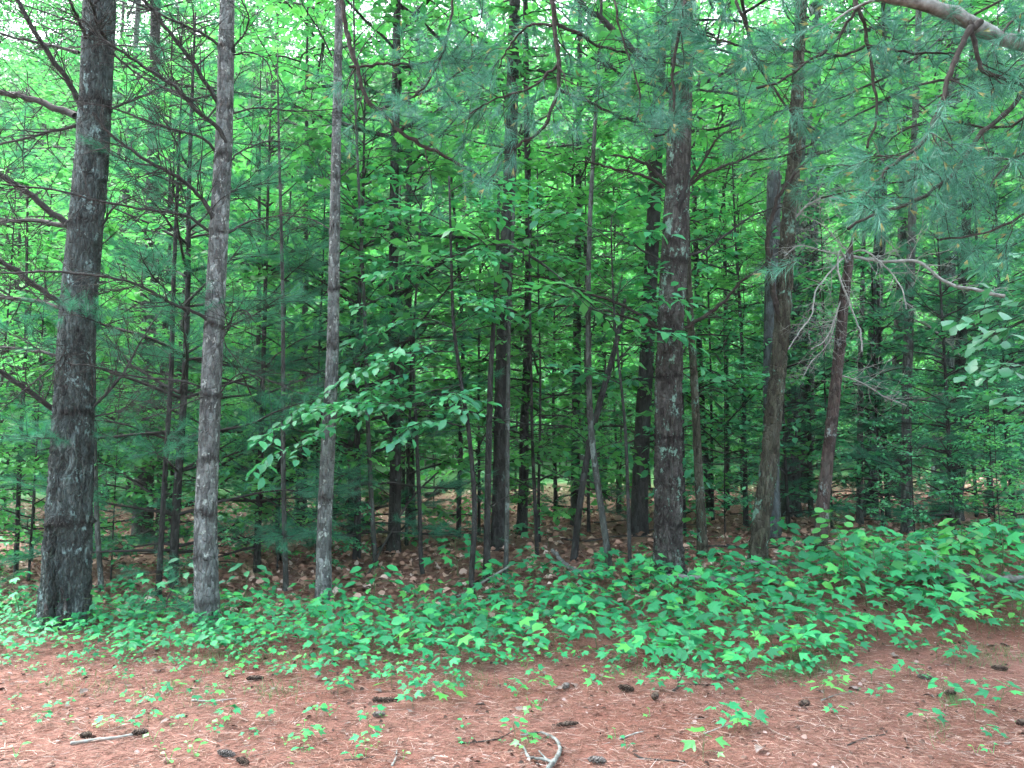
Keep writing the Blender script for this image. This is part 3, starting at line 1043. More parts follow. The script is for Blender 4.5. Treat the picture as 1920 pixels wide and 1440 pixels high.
# --- third trunk
C, dC, bC = hero('pine_tree', 'slim grey trunk bending slightly right above a leafy clearing edge, third from the left', 'tree',
                 [(606, 1126, 28), (608, 1000, 27), (612, 900, 27), (617, 800, 26), (622, 700, 24), (625, 600, 22), (628, 400, 20), (632, 200, 17), (636, 0, 15)],
                 M['pine_grey'], None, 12, (930, 780, 650, 540, 430, 330, 212, 105), 'plate', 0.003, 0.03, 48, 0.03, 0.3, 0.4, 12, PINE_SML[0], 7.5)
for px, w0, w1, dd, tw in [
    ([(640, 210), (655, 150), (680, 90), (720, 40)], 3, 1.5, 0.3, 12),
    ([(622, 105), (600, 60), (575, 20), (560, -10)], 4, 2, -0.2, 10),
    ([(640, 330), (680, 300), (740, 290)], 3, 1.5, 0.4, 10),
    ([(618, 430), (580, 410), (520, 405), (470, 420)], 3, 1.5, 0.4, 12),
]:
    px_branch(C, bC, dC, px, w0, w1, rng, M['twig'], dd, tw)

# --- main pine right of centre
MP, dM, bM = hero('pine_tree', 'stout scaly pine with pale green lichen and ringed branch scars, right of centre', 'tree',
                  [(1254, 1082, 54), (1253, 980, 51), (1253, 900, 50), (1253, 800, 50), (1256, 640, 49), (1264, 490, 52), (1269, 380, 48), (1274, 250, 46), (1277, 150, 44), (1281, 0, 38)],
                  M['pine_brown'], None, 16, (1066, 978, 906, 818, 705, 622, 490, 347, 165), 'plate', 0.021, 0.036, 140, 0.013, 0.30, 3.0, 21, PINE_BIG[0], 8.5)
for px, w0, w1, dd, tw, mt in [
    ([(1262, 168), (1215, 118), (1160, 65), (1100, 15), (1070, -12)], 15, 11, -0.4, 10, 'twig'),
    ([(1255, 172), (1200, 150), (1140, 125), (1080, 90)], 7, 3, -0.3, 14, 'twig'),
    ([(1295, 170), (1330, 150), (1385, 125), (1450, 118)], 8, 4, 0.3, 14, 'twig'),
    ([(1252, 345), (1228, 322), (1190, 298), (1150, 290)], 9, 4, 0.2, 10, 'bough'),
    ([(1245, 352), (1210, 330), (1150, 315), (1090, 300)], 7, 3, -0.3, 12, 'bough'),
    ([(1290, 348), (1330, 322), (1390, 300), (1450, 270), (1500, 245)], 7, 3, 0.3, 16, 'bough'),
    ([(1290, 352), (1320, 300), (1350, 255), (1400, 235)], 6, 3, -0.3, 12, 'bough'),
    ([(1266, 492), (1268, 440), (1272, 390), (1284, 352), (1290, 310)], 13, 8, -0.25, 2, 'twig'),
    ([(1242, 622), (1200, 590), (1140, 562), (1090, 545), (1030, 523), (970, 515), (925, 505)], 7, 2, -0.3, 22, 'bough'),
    ([(1236, 618), (1190, 600), (1120, 580), (1040, 575), (940, 605), (880, 620)], 5, 2, 0.4, 20, 'bough'),
    ([(1284, 615), (1320, 595), (1358, 565), (1390, 528), (1430, 500), (1450, 470)], 8, 3, -0.2, 14, 'bough'),
    ([(1280, 480), (1320, 470), (1360, 440), (1420, 400), (1480, 385)], 6, 3, 0.4, 18, 'twig'),
    ([(1245, 490), (1205, 470), (1165, 440), (1120, 430)], 5, 2, 0.4, 14, 'twig'),
]:
    px_branch(MP, bM, dM, px, w0, w1, rng, M[mt], dd, tw + 4, (0.12, 0.55), 3)

# --- the other trunks: name, label, points, bark, distance, top, bark kind, relief depth, sides
OTHERS = [
    ('pine_tree', 'dark brown trunk standing in the gap between the two left pines', [(268, 952, 34), (272, 800, 31), (276, 680, 28), (282, 480, 26), (287, 300, 22), (290, 150, 20), (292, 0, 18)], 'dark', 12.5, 18, 'plate', 0.006, PINE_THIN[1], 8.5),
    ('slender_tree', 'straight dark-footed grey trunk just left of the leafy spray at the centre', [(738, 1035, 24), (741, 900, 21), (740, 700, 20), (738, 480, 18), (740, 300, 17), (744, 60, 15), (745, 0, 14)], 'dark', None, 14, 'plate', 0.004, TALL[0], 1.0),
    ('slender_tree', 'thin grey stem close beside the straight dark-footed trunk left of centre', [(771, 975, 17), (768, 800, 15), (765, 640, 13), (762, 480, 12), (766, 330, 10), (768, 200, 8)], 'dark', 12.6, 9, 'smooth', 0.002, None, 0),
    ('pine_tree', 'wide dark trunk rising through the middle of the picture', [(935, 1030, 31), (938, 900, 29), (942, 700, 27), (949, 500, 27), (954, 380, 26), (960, 200, 24), (965, 0, 22)], 'dark', None, 17, 'furrow', 0.006, PINE_THIN[0], 8.0),
    ('slender_tree', 'thin twiggy stem in front of the wide dark trunk at the middle', [(912, 1088, 13), (914, 960, 12), (916, 850, 12), (920, 700, 10), (926, 600, 8), (932, 480, 7), (936, 340, 5)], 'dark', None, 4.5, 'smooth', 0.002, None, 0),
    ('slender_tree', 'pale pencil-thin stem touching the right side of the wide dark trunk', [(948, 1082, 9), (951, 960, 8), (952, 800, 8), (955, 600, 7), (962, 420, 6)], 'pale', None, 5, 'smooth', 0.001, None, 0),
    ('slender_tree', 'dark trunk with a slight bend, next right of the wide middle trunk', [(978, 1002, 20), (982, 900, 18), (983, 800, 17), (987, 700, 15), (990, 560, 13), (991, 400, 13), (988, 250, 12), (985, 0, 10)], 'dark', None, 12, 'plate', 0.003, MIDC[0], 2.4),
    ('slender_tree', 'straight dark trunk midway between the middle trunk and the scaly pine', [(1078, 985, 17), (1079, 850, 17), (1081, 700, 16), (1083, 560, 15), (1084, 420, 13), (1086, 200, 11)], 'dark', None, 13, 'plate', 0.003, MIDC[1], 3.2),
    ('slender_tree', 'pale crooked sapling whose foot kicks out to the right, left of the scaly pine', [(1143, 1068, 12), (1132, 985, 12), (1118, 890, 12), (1108, 800, 12), (1104, 700, 11), (1103, 560, 10), (1106, 420, 9), (1113, 280, 8), (1122, 130, 7), (1128, 0, 6)], 'pale', None, 7, 'smooth', 0.002, None, 0),
    ('slender_tree', 'dark leaning stem crossing behind the pale crooked sapling', [(1076, 1052, 13), (1088, 940, 12), (1106, 830, 12), (1126, 750, 12), (1146, 680, 11), (1160, 622, 9), (1172, 560, 6)], 'dark', None, None, 'smooth', 0.002, None, 0),
    ('slender_tree', 'short visible dark trunk between the crooked sapling and the scaly pine', [(1130, 935, 21), (1129, 850, 19), (1128, 760, 18), (1128, 620, 17), (1130, 400, 15)], 'dark', None, 12, 'plate', 0.003, MIDC[2], 3.0),
    ('pine_tree', 'dark grey trunk close behind the left side of the scaly pine', [(1198, 1003, 34), (1200, 920, 31), (1205, 800, 29), (1213, 660, 27), (1221, 500, 26), (1228, 340, 26), (1236, 150, 23), (1242, 0, 21)], 'dark', None, 17, 'plate', 0.005, PINE_THIN[1], 8.5),
    ('slender_tree', 'thin dark furrowed stem just right of the scaly pine', [(1318, 1045, 20), (1314, 960, 18), (1308, 850, 16), (1303, 740, 15), (1296, 620, 14), (1289, 480, 13), (1286, 300, 11)], 'oak', None, 10, 'furrow', 0.004, None, 0),
    ('slender_tree', 'grey stem behind the thin furrowed one right of the scaly pine', [(1330, 935, 14), (1318, 800, 12), (1310, 620, 11), (1305, 480, 10), (1300, 300, 9)], 'dark', 13.5, 10, 'smooth', 0.002, MIDC[0], 2.8),
    ('oak_tree', 'leaning deeply furrowed oak with a mossy green foot', [(1420, 1062, 34), (1430, 960, 34), (1443, 860, 33), (1452, 760, 32), (1462, 660, 31), (1470, 560, 31), (1476, 450, 30), (1486, 340, 28), (1493, 230, 26), (1498, 100, 23), (1503, 0, 20)], 'oak', None, 13, 'furrow', 0.014, MIDC[1], 4.8),
    ('dead_snag', 'broken-topped grey dead trunk behind the leaning oak', [(1447, 960, 30), (1446, 800, 29), (1446, 640, 28), (1449, 480, 27), (1450, 400, 26), (1451, 330, 26), (1452, 322, 18)], 'snag', 10.4, None, 'plate', 0.003, None, 0),
    ('pine_tree', 'wide shaded grey trunk right behind the leaning oak', [(1482, 930, 36), (1483, 800, 34), (1486, 650, 32), (1490, 480, 30), (1496, 300, 28), (1500, 100, 25)], 'pine_mix', 13.0, 17, 'plate', 0.004, PINE_THIN[0], 9.0),
    ('pine_tree', 'shaded grey trunk between the leaning oak and the reddish leaning stem', [(1508, 900, 31), (1511, 760, 29), (1516, 600, 28), (1521, 420, 26), (1526, 250, 24), (1528, 50, 22)], 'pine_mix', 14.5, 17, 'plate', 0.004, PINE_THIN[1], 9.5),
    ('slender_tree', 'grey straight trunk right of the reddish leaning stem', [(1633, 968, 25), (1634, 850, 24), (1637, 700, 23), (1643, 560, 22), (1650, 440, 21), (1655, 250, 19)], 'pine_mix', None, 15, 'plate', 0.003, PINE_THIN[1], 8.5),
    ('slender_tree', 'thin stem hugging the left side of the grey straight trunk', [(1612, 940, 12), (1613, 800, 11), (1614, 660, 10), (1618, 500, 8)], 'pale', 11.5, 6, 'smooth', 0.002, None, 0),
    ('slender_tree', 'lichen-spotted slim trunk, third upright from the right edge', [(1700, 1000, 19), (1700, 880, 18), (1700, 760, 17), (1704, 620, 17), (1708, 480, 16), (1712, 350, 14)], 'pale', None, 12, 'smooth', 0.003, MIDC[2], 5.0),
    ('slender_tree', 'black shaded trunk just behind the lichen-spotted slim one', [(1678, 850, 22), (1680, 760, 20), (1684, 640, 18), (1690, 500, 17), (1695, 300, 15)], 'dark', 15, 13, 'plate', 0.004, MIDC[0], 5.0),
    ('pine_tree', 'broad shaded grey trunk far back near the right edge', [(1768, 860, 38), (1770, 700, 34), (1774, 560, 31), (1780, 420, 28), (1786, 200, 25)], 'pine_mix', 15, 17, 'plate', 0.004, PINE_THIN[0], 8.5),
    ('slender_tree', 'black trunk standing in the dark thicket near the right edge', [(1792, 935, 24), (1794, 850, 22), (1798, 740, 20), (1804, 600, 19), (1812, 400, 17)], 'dark', 11.8, 13, 'plate', 0.004, MIDC[1], 4.5),
    ('slender_tree', 'pencil-thin sapling leaning right beside the dark thicket at the right edge', [(1796, 985, 8), (1808, 880, 7), (1826, 760, 7), (1845, 660, 6), (1868, 540, 5)], 'pale', None, None, 'smooth', 0.001, None, 0),
    ('slender_tree', 'thin stem with a slight curve at the left of the second pine', [(296, 1125, 11), (303, 1000, 10), (311, 860, 9), (321, 700, 9), (325, 540, 8), (330, 420, 7)], 'dark', None, 5.5, 'smooth', 0.001, None, 0),
    ('slender_tree', 'mossy thin stem right behind the curved one by the second pine', [(322, 960, 12), (329, 820, 11), (338, 680, 10), (347, 540, 9), (352, 420, 8)], 'dark', 10.5, 7, 'smooth', 0.002, None, 0),
    ('slender_tree', 'thin pale stem hidden partly by the leftmost big trunk', [(190, 1110, 9), (182, 980, 9), (178, 850, 8), (176, 700, 7)], 'pale', None, 4, 'smooth', 0.001, None, 0),
    ('slender_tree', 'thin dark upright stem midway between the second and third trunks', [(484, 960, 9), (484, 840, 9), (484, 700, 8), (485, 560, 8), (486, 420, 6)], 'dark', 10.0, 7, 'smooth', 0.001, None, 0),
    ('slender_tree', 'pale thin stem close left of the third trunk', [(536, 1108, 10), (533, 980, 9), (531, 850, 9), (531, 700, 8), (530, 540, 7), (526, 380, 6)], 'pale', None, 6, 'smooth', 0.001, None, 0),
    ('slender_tree', 'black slim trunk right beside the third trunk', [(568, 1010, 14), (569, 900, 13), (571, 760, 12), (572, 600, 11), (573, 460, 9), (574, 330, 8)], 'dark', None, 9, 'smooth', 0.002, MIDC[2], 4.2),
    ('slender_tree', 'thin bent stem with small leaves left of the wide middle trunk', [(860, 1010, 9), (861, 920, 9), (864, 840, 8), (861, 760, 8), (868, 650, 7), (860, 500, 6), (852, 400, 5)], 'dark', None, 6, 'smooth', 0.001, None, 0),
    ('slender_tree', 'thin pair-side stem right of the bent dark trunk at the middle', [(1007, 1040, 7), (1003, 940, 7), (998, 820, 6), (996, 700, 5)], 'dark', None, 5, 'smooth', 0.001, None, 0),
    ('slender_tree', 'fine upright sapling far behind the crooked sapling', [(1363, 820, 9), (1362, 700, 8), (1361, 600, 8), (1359, 480, 7)], 'dark', 14, 9, 'smooth', 0.001, MIDC[0], 4.5),
]
BARE = {}
for k, (nm, lab, pts, bk, d, top, kind, dep, crown, cz) in enumerate(OTHERS):
    w = max(p[2] for p in pts)
    near = w > 20
    r_, d_, b_ = hero(nm, lab, 'tree', pts, M[bk], d, top, (), kind, dep, 0.045 if near else 0.03, 40 if near else (24 if w > 13 else 12),
                      0.042 if near else 0.06, 0.28, 1e9, 40 + k, crown if (crown in PINE_THIN) else None, cz)
    if crown is not None and crown not in PINE_THIN:
        add_crown(r_, crown, (0, 0, max(0.2, cz - 1.2)), k * 1.7)
    BARE[lab] = (r_, d_, b_)
    if crown in PINE_THIN or crown is None:                      # bare side twigs on the lower stem
        zlo, n = b_[2] + 0.7, (10 if w > 12 else 7)
        tr = r_.children[0].data
        for q in range(n if top or w < 20 else 0):
            py = rng.uniform(150, pts[0][1] - 120)
            ysp = np.array([p[1] for p in pts])[::-1]
            xsp = np.array([p[0] for p in pts])[::-1]
            wsp = np.array([p[2] for p in pts])[::-1]
            px, ww = np.interp(py, ysp, xsp), np.interp(py, ysp, wsp)
            if py < ysp[0]:
                continue
            s = rng.choice([-1, 1])
            L = rng.uniform(40, 120) * 9 / d_
            c_ = [(px, py), (px + s * L * 0.5, py - L * rng.uniform(0.0, 0.35)), (px + s * L, py - L * rng.uniform(-0.1, 0.5))]
            px_branch(r_, b_, d_, c_, max(1.6, ww * 0.18), 1.0, rng, M['twig'], rng.uniform(-0.8, 0.8), 7, (0.08, 0.4), 2)

# --- reddish leaning stem with a tangle of bleached dead twigs
S_, dS, bS = hero('dead_snag', 'reddish leaning dead stem hung with bleached bare twigs', 'tree',
                  [(1537, 1045, 24), (1543, 950, 23), (1553, 850, 22), (1564, 750, 21), (1574, 650, 20), (1583, 560, 19), (1592, 490, 16), (1594, 470, 11), (1597, 455, 5), (1598, 440, 1.5)], M['red'], None, None, (790, 640), 'plate', 0.006, 0.04, 40, 0.03, 0.25, 1e9, 61)
for px, w0, w1, dd in [
    ([(1590, 500), (1575, 470), (1572, 510), (1590, 560), (1605, 600), (1614, 620), (1616, 660)], 4, 2.5, -0.5),
    ([(1585, 480), (1565, 500), (1530, 545), (1522, 590), (1500, 620), (1478, 655)], 4, 2, -0.6),
    ([(1578, 560), (1560, 610), (1545, 640), (1520, 655)], 3, 1.5, -0.4),
    ([(1570, 580), (1555, 640), (1520, 680), (1505, 710)], 3, 1.2, -0.4),
    ([(1594, 475), (1620, 470), (1660, 500), (1690, 540), (1700, 580)], 4, 2, -0.5),
    ([(1594, 480), (1650, 490), (1690, 490), (1730, 495), (1775, 530), (1830, 545), (1884, 556)], 6, 7, -0.6),
    ([(1560, 700), (1610, 715), (1660, 745), (1700, 760)], 3, 2, 0.3),
    ([(1586, 480), (1540, 470), (1500, 460), (1470, 480)], 3, 1.5, -0.4),
    ([(1590, 472), (1560, 440), (1540, 420), (1500, 400)], 3, 1.5, -0.3),
]:
    px_branch(S_, bS, dS, px, w0, w1, rng, M['twig_pale'], dd, 24, (0.12, 0.6), 5, 0.1, 1.0)

Q_, dQ, bQ = BARE['broken-topped grey dead trunk behind the leaning oak']
for k in range(7):
    g = Geo()
    x = 1440 + k * 4
    p = P(x, 335, dQ + 0.06 * math.sin(k * 2.1))
    h_ = [0.05, 0.12, 0.07, 0.15, 0.10, 0.18, 0.06][k]
    g.tube(np.array([p, p + np.array([0.004, 0, h_ * 0.5]), p + np.array([0.012, 0, h_])]), [0.022, 0.016, 0.002], 5, True)
    branch_part(Q_, bQ, g, M['snag'], 'splinter')

# the curved brown stem climbing the leaning oak
O_, dO, bO = BARE['leaning deeply furrowed oak with a mossy green foot']
px_branch(O_, bO, dO, [(1462, 600), (1448, 540), (1440, 470), (1448, 400), (1475, 345), (1515, 300), (1560, 280)], 12, 5, rng, M['bough'], -0.35, 10, (0.1, 0.5), 3, 0.3)
px_branch(O_, bO, dO, [(1480, 420), (1520, 380), (1560, 370), (1600, 380)], 5, 2, rng, M['twig_pale'], -0.4, 22, (0.1, 0.5), 4)
V_, dV, bV = BARE['lichen-spotted slim trunk, third upright from the right edge']
for px, w0, w1, dd in [
    ([(1708, 600), (1740, 610), (1780, 645), (1800, 665)], 4, 2, -0.4), ([(1705, 755), (1650, 735), (1610, 720), (1530, 712)], 2.5, 1.2, 0.2),
    ([(1706, 755), (1760, 740), (1830, 730)], 2.5, 1.2, -0.3), ([(1700, 850), (1670, 830), (1610, 815)], 2, 1.2, 0), ([(1712, 860), (1740, 830), (1790, 815)], 3, 1.2, -0.3),
    ([(1704, 520), (1680, 470), (1650, 440)], 3, 1.5, -0.4)]:
    px_branch(V_, bV, dV, px, w0, w1, rng, M['twig_pale'], dd, 12, (0.1, 0.45), 3, 0.1, 1.0)

# ------------------------------------------------------------------ leafy understory near the camera: branches traced one by one
ONE_LEAF = {}


def leafy_sapling(name, label, stem_px, d, mat, sprays, leaf=0.14, tmpl=LEAF4, lmat='leaf_mid', group=None, step=0.085, cat='sapling', single=0):
    foot = G(stem_px[0][0], stem_px[0][1]) if d is None else None
    if d is None:
        d = foot[1]
    p0 = P(stem_px[0][0], stem_px[0][1], d)
    pts = [P(x, y, d) for x, y, w in stem_px]
    rad = [w / 2 / F_PX * d for x, y, w in stem_px]
    gz_ = float(height(p0[0], p0[1]))
    if p0[2] > gz_ + 0.05:
        pts = [np.array([p0[0] + 0.05, p0[1], gz_])] + pts
        rad = [rad[0] * 1.15] + rad
    base = pts[0].copy()
    pts[0] = pts[0] - UP * 0.08
    root = thing(name, base, label, cat, group)
    g = Geo()
    n = max(10, len(pts) * 6)
    q = spline(pts, n)
    g.tube(q, np.interp(np.linspace(0, 1, n), np.linspace(0, 1, len(rad)), rad), 8)
    branch_part(root, base, g, mat, 'stem')
    for px, dd in sprays:
        gl, gt = Geo(), Geo()
        m = len(px)
        leaf_spray(gl, gt, [P(x, y, d + dd * k / (m - 1)) for k, (x, y) in enumerate(px)], 0.007, rng, leaf, tmpl, step)
        b = branch_part(root, base, gt, M['twig'])
        Vl, Tl = np.concatenate(gl.V), np.concatenate(gl.T)
        k = len(tmpl[0])
        cnt = len(Vl) // k
        m1 = min(single, cnt)
        single -= m1
        key = (id(tmpl), lmat)
        if m1 and key not in ONE_LEAF:
            ONE_LEAF[key] = build_mesh('leaf', tmpl[0], None, tmpl[1], (M[lmat],))
        for q in range(m1):                                # leaves one can pick out, each its own piece
            o = link('leaf', ONE_LEAF[key], b)
            p, d_, n_, sz = gl.log[q]
            o.matrix_local = frame_matrix(p - base, d_, n_, sz)
        if cnt > m1:
            me = build_mesh('leaves', Vl[m1 * k:] - base, None, Tl[m1 * len(tmpl[1]):] - m1 * k, (M[lmat],))
            tag(link('leaves', me, b), kind='stuff')
    return root


leafy_sapling('leafy_sapling', 'dark sapling fanning glossy leaf sprays to the left across the centre of the wood',
              [(884, 1090, 10), (890, 960, 9), (880, 820, 8), (862, 700, 7), (850, 600, 6), (846, 480, 5), (842, 330, 4)], 7.7, M['dark'],
              [([(858, 640), (800, 640), (740, 665), (680, 690), (630, 720)], -0.5), ([(860, 690), (790, 690), (720, 720), (650, 750), (560, 765)], -0.8),
               ([(866, 740), (800, 740), (740, 735), (680, 745)], 0.2), ([(856, 620), (810, 600), (760, 600), (700, 625), (640, 650)], 0.3),
               ([(850, 600), (870, 570), (900, 560), (950, 575)], -0.4), ([(852, 620), (890, 590), (930, 585)], 0.2),
               ([(866, 760), (800, 770), (700, 755), (600, 770), (520, 805), (480, 830)], -1.2), ([(868, 780), (840, 740), (860, 740), (868, 775)], -0.6),
               ([(870, 800), (820, 790), (770, 800), (740, 830)], -0.6), ([(848, 480), (900, 470), (940, 480)], -0.2), ([(848, 520), (800, 500), (760, 500), (700, 520)], 0.3),
               ([(846, 440), (880, 400), (930, 395), (990, 385)], -0.3), ([(844, 420), (800, 400), (760, 395), (700, 400)], 0.2), ([(843, 360), (880, 340), (930, 345), (1000, 350)], 0.1),
               ([(866, 720), (780, 740), (640, 780), (560, 830), (500, 860), (470, 890)], -1.0), ([(860, 660), (780, 660), (700, 680), (610, 740), (530, 790)], -0.2)],
              0.125, LEAF4, 'leaf_mid', None, 0.052, 'sapling', 300)
leafy_sapling('leafy_sapling', 'slim sapling with layered leaves between the third trunk and the middle trunks',
              [(790, 1060, 8), (786, 930, 7), (780, 800, 6), (775, 660, 5), (782, 520, 4), (790, 380, 3)], 8.4, M['dark'],
              [([(776, 640), (740, 590), (700, 570), (650, 575)], -0.3), ([(778, 600), (820, 560), (860, 545), (910, 555)], 0.2), ([(780, 540), (740, 500), (690, 480), (640, 490)], 0.2), ([(782, 520), (830, 480), (880, 470), (930, 480)], -0.2),
               ([(785, 460), (750, 420), (700, 410)], -0.2), ([(788, 420), (830, 380), (880, 370), (930, 375)], 0.2), ([(776, 700), (730, 670), (680, 665), (640, 680)], 0.3), ([(777, 690), (820, 650), (870, 640)], -0.3), ([(790, 390), (760, 340), (710, 330)], 0.2), ([(778, 780), (830, 740), (880, 735)], 0.2), ([(779, 790), (730, 760), (690, 765)], -0.2)],
              0.14, LEAF4, 'leaf_mid')
leafy_sapling('leafy_sapling', 'slim sapling reaching leafy twigs in front of the scaly pine from its left',
              [(1182, 1090, 8), (1178, 950, 7), (1172, 800, 6), (1160, 680, 5), (1150, 560, 4), (1146, 440, 3)], 8.0, M['dark'],
              [([(1160, 680), (1190, 640), (1230, 620), (1290, 630)], -0.3), ([(1155, 620), (1190, 580), (1240, 560), (1290, 560)], -0.3), ([(1150, 560), (1190, 520), (1230, 510)], 0.3),
               ([(1152, 580), (1110, 560), (1060, 560), (1010, 580)], 0.2), ([(1148, 470), (1180, 440), (1230, 430)], 0.1), ([(1147, 450), (1100, 420), (1050, 400), (1000, 400)], 0.2),
               ([(1146, 440), (1150, 400), (1190, 370), (1240, 360)], 0.4), ([(1164, 720), (1120, 700), (1090, 690)], 0.2), ([(1150, 540), (1100, 500), (1040, 480), (980, 470)], -0.1)],
              0.15, LEAF4, 'leaf_mid')
leafy_sapling('leafy_sapling', 'leafy sapling filling the gap between the second and third trunks',
              [(520, 1010, 8), (524, 850, 7), (528, 700, 6), (535, 560, 5), (540, 440, 4), (548, 330, 3)], 9.6, M['dark'],
              [([(536, 540), (500, 480), (470, 460), (440, 465)], 0.1), ([(538, 500), (570, 460), (610, 445), (660, 450)], -0.3), ([(540, 470), (520, 430), (480, 410)], -0.3),
               ([(545, 400), (580, 380), (620, 370), (670, 375)], 0.2), ([(530, 640), (570, 610), (620, 590), (680, 580)], 0.4), ([(540, 440), (600, 420), (660, 420), (720, 430)], 0.3),
               ([(548, 340), (590, 320), (650, 310)], -0.2), ([(535, 560), (580, 540), (640, 530), (700, 540)], 0.1), ([(528, 700), (490, 690), (450, 700)], 0.2)],
              0.14, LEAF4, 'leaf_mid')
leafy_sapling('leafy_sapling', 'maple sapling with broad bright leaves crossing the top of the third trunk',
              [(700, 1000, 9), (690, 800, 8), (684, 600, 7), (676, 420, 6), (668, 240, 5), (664, 60, 4), (662, -80, 3)], 8.8, M['pale'],
              [([(668, 240), (630, 200), (590, 190), (550, 210)], -0.3), ([(665, 120), (630, 70), (590, 50), (540, 60)], -0.4), ([(664, 80), (700, 40), (740, 30), (790, 40)], -0.3),
               ([(664, 40), (620, 0), (570, -10), (520, 10)], 0.2), ([(666, 160), (700, 120), (740, 110), (800, 120)], 0.2), ([(670, 300), (630, 260), (590, 250), (545, 265)], 0.1),
               ([(672, 330), (710, 290), (760, 280)], 0.2), ([(674, 400), (640, 360), (600, 340), (560, 345)], 0.2), ([(663, 0), (700, -30), (750, -30), (820, 0)], 0.2)],
              0.16, MAPLES[1], 'leaf_far', None, 0.10)
leafy_sapling('leafy_sapling', 'oak sapling with broad blue-green leaves hanging in from the right edge',
              [(1985, 1060, 9), (1975, 900, 8), (1965, 740, 7), (1960, 600, 6), (1950, 480, 5)], 6.2, M['pale'],
              [([(1962, 640), (1930, 585), (1880, 570), (1830, 585), (1790, 600)], -0.3), ([(1964, 720), (1930, 690), (1890, 680), (1870, 700)], -0.2), ([(1952, 500), (1930, 480), (1890, 485), (1860, 490)], -0.2),
               ([(1970, 800), (1930, 760), (1900, 745), (1880, 740)], -0.3), ([(1960, 600), (1920, 600), (1870, 625), (1840, 640)], 0.2)],
              0.145, BROAD, 'leaf_broad', None, 0.11, 'sapling', 300)
leafy_sapling('leafy_sapling', 'bright bushy sapling at the left edge beside the leftmost big trunk',
              [(30, 1080, 9), (34, 950, 8), (40, 800, 7), (48, 650, 6), (50, 500, 5), (52, 350, 4)], 8.6, M['dark'],
              [([(40, 800), (0, 770), (-40, 780)], -0.2), ([(42, 780), (80, 740), (110, 740)], 0.2), ([(46, 690), (10, 640), (-40, 630)], 0.1), ([(48, 640), (90, 600), (130, 600)], 0.4),
               ([(50, 560), (20, 520), (-40, 510)], -0.1), ([(50, 500), (90, 460), (130, 450)], 0.2), ([(36, 900), (0, 850), (-40, 850)], 0.1), ([(36, 900), (80, 860), (110, 860)], 0.2), ([(51, 420), (10, 390), (-40, 390)], 0.2), ([(52, 380), (90, 350), (120, 340)], 0.1)],
              0.12, LEAF4, 'leaf_far')

# ------------------------------------------------------------------ the wood behind
TRUNKS = {}


def wood_tree(name, label, group, x, y, meshes, trunk_r, trunk_h, bark, rz, s, lean=0.02, cat='tree'):
    z = float(height(x, y))
    root = thing(name, (x, y, z), label, cat, group, rz)
    key = (round(trunk_r / trunk_h, 3), trunk_h, bark.name)
    if key not in TRUNKS:
        h = trunk_h
        pts = [np.array([0, 0, -0.3]), np.array([0, 0, 0.6]), np.array([lean * h * 0.3, 0.02 * h * 0.3, h * 0.4]), np.array([lean * h * 0.8, 0, h * 0.75]), np.array([lean * h, 0, h])]
        TRUNKS[key] = trunk_mesh('trunk', pts, [trunk_r, trunk_r * 0.95, trunk_r * 0.7, trunk_r * 0.45, 0.008], bark, (0, 0, 0), 10, 0.25, 'smooth', 0.004, (), len(TRUNKS) + 2, 0.3, 0.05)
    t = link('trunk', TRUNKS[key], root)
    t.scale = (s, s, s)
    add_crown(root, meshes, (0, 0, 0), 0, (s, s, s))
    return root


wr = np.random.default_rng(77)


def behind(x, y):
    px = 960 + x / y * F_PX
    for lim, txt in ((60, 'beyond the left edge sapling'), (250, 'behind the leftmost big trunk'), (480, 'behind the second pine'), (680, 'behind the third trunk'), (880, 'behind the leafy centre sapling'),
                     (1040, 'behind the wide middle trunk'), (1180, 'behind the pale crooked sapling'), (1360, 'behind the scaly pine'), (1520, 'behind the leaning oak'), (1680, 'behind the reddish leaning stem'), (1860, 'behind the lichen-spotted slim trunk')):
        if px < lim:
            return txt
    return 'beyond the thicket at the right edge'


def label_at(kind, x, y):
    return kind + ' ' + behind(x, y)


for row, (yy, n) in enumerate([(49, 16), (55, 18)]):
    half = 0.70 * yy + 3
    for k in range(n):
        x = -half + (k + 0.5 + wr.uniform(-0.3, 0.3)) * 2 * half / n
        yt = yy + wr.uniform(-2, 2)
        wood_tree('woodland_tree', label_at('tall pale tree far off in the back row', x, yt), 'tall trees of the wood behind', x, yt, TALL[int(wr.integers(3))], wr.uniform(0.10, 0.2), 19.5,
                  M['dark'] if wr.uniform() < 0.6 else M['pale'], wr.uniform(0, 6.28), wr.uniform(0.85, 1.2) if yy < 30 else wr.uniform(1.2, 1.75))
for k, (x, yt) in enumerate([(-10.5, 20), (-16, 27), (14.5, 24), (-33, 43), (-28, 45), (-23, 43), (-18.5, 45), (-14, 43), (-9.5, 45), (-5, 43), (-0.5, 45), (4, 43), (8.5, 45), (13, 43), (18, 45), (23, 43)]):
    wood_tree('woodland_tree', label_at('tall airy tree at middle distance' if k < 3 else 'tall leafy tree in the front row across the light', x, yt), 'tall trees of the wood behind', x, yt, TALL[k % 3], 0.14, 19.5, M['dark' if k % 2 else 'pale'], k * 1.1, 1.0 if k < 3 else 1.62 + 0.06 * (k % 4))
for row, (yy, n) in enumerate([(12.5, 4), (15.5, 6), (19, 7), (23, 9), (28, 12)]):
    half = 0.68 * yy + 1
    for k in range(n):
        x = -half + (k + 0.5 + wr.uniform(-0.35, 0.35)) * 2 * half / n
        yt = yy + wr.uniform(-1.3, 1.3)
        wood_tree('understory_tree', label_at('small near understory tree' if yy < 18 else 'small distant understory tree', x, yt), 'small trees of the understory', x, yt, MIDC[int(wr.integers(3))],
                  wr.uniform(0.03, 0.06), 8.6, M['dark'], wr.uniform(0, 6.28), wr.uniform(0.65, 1.1))
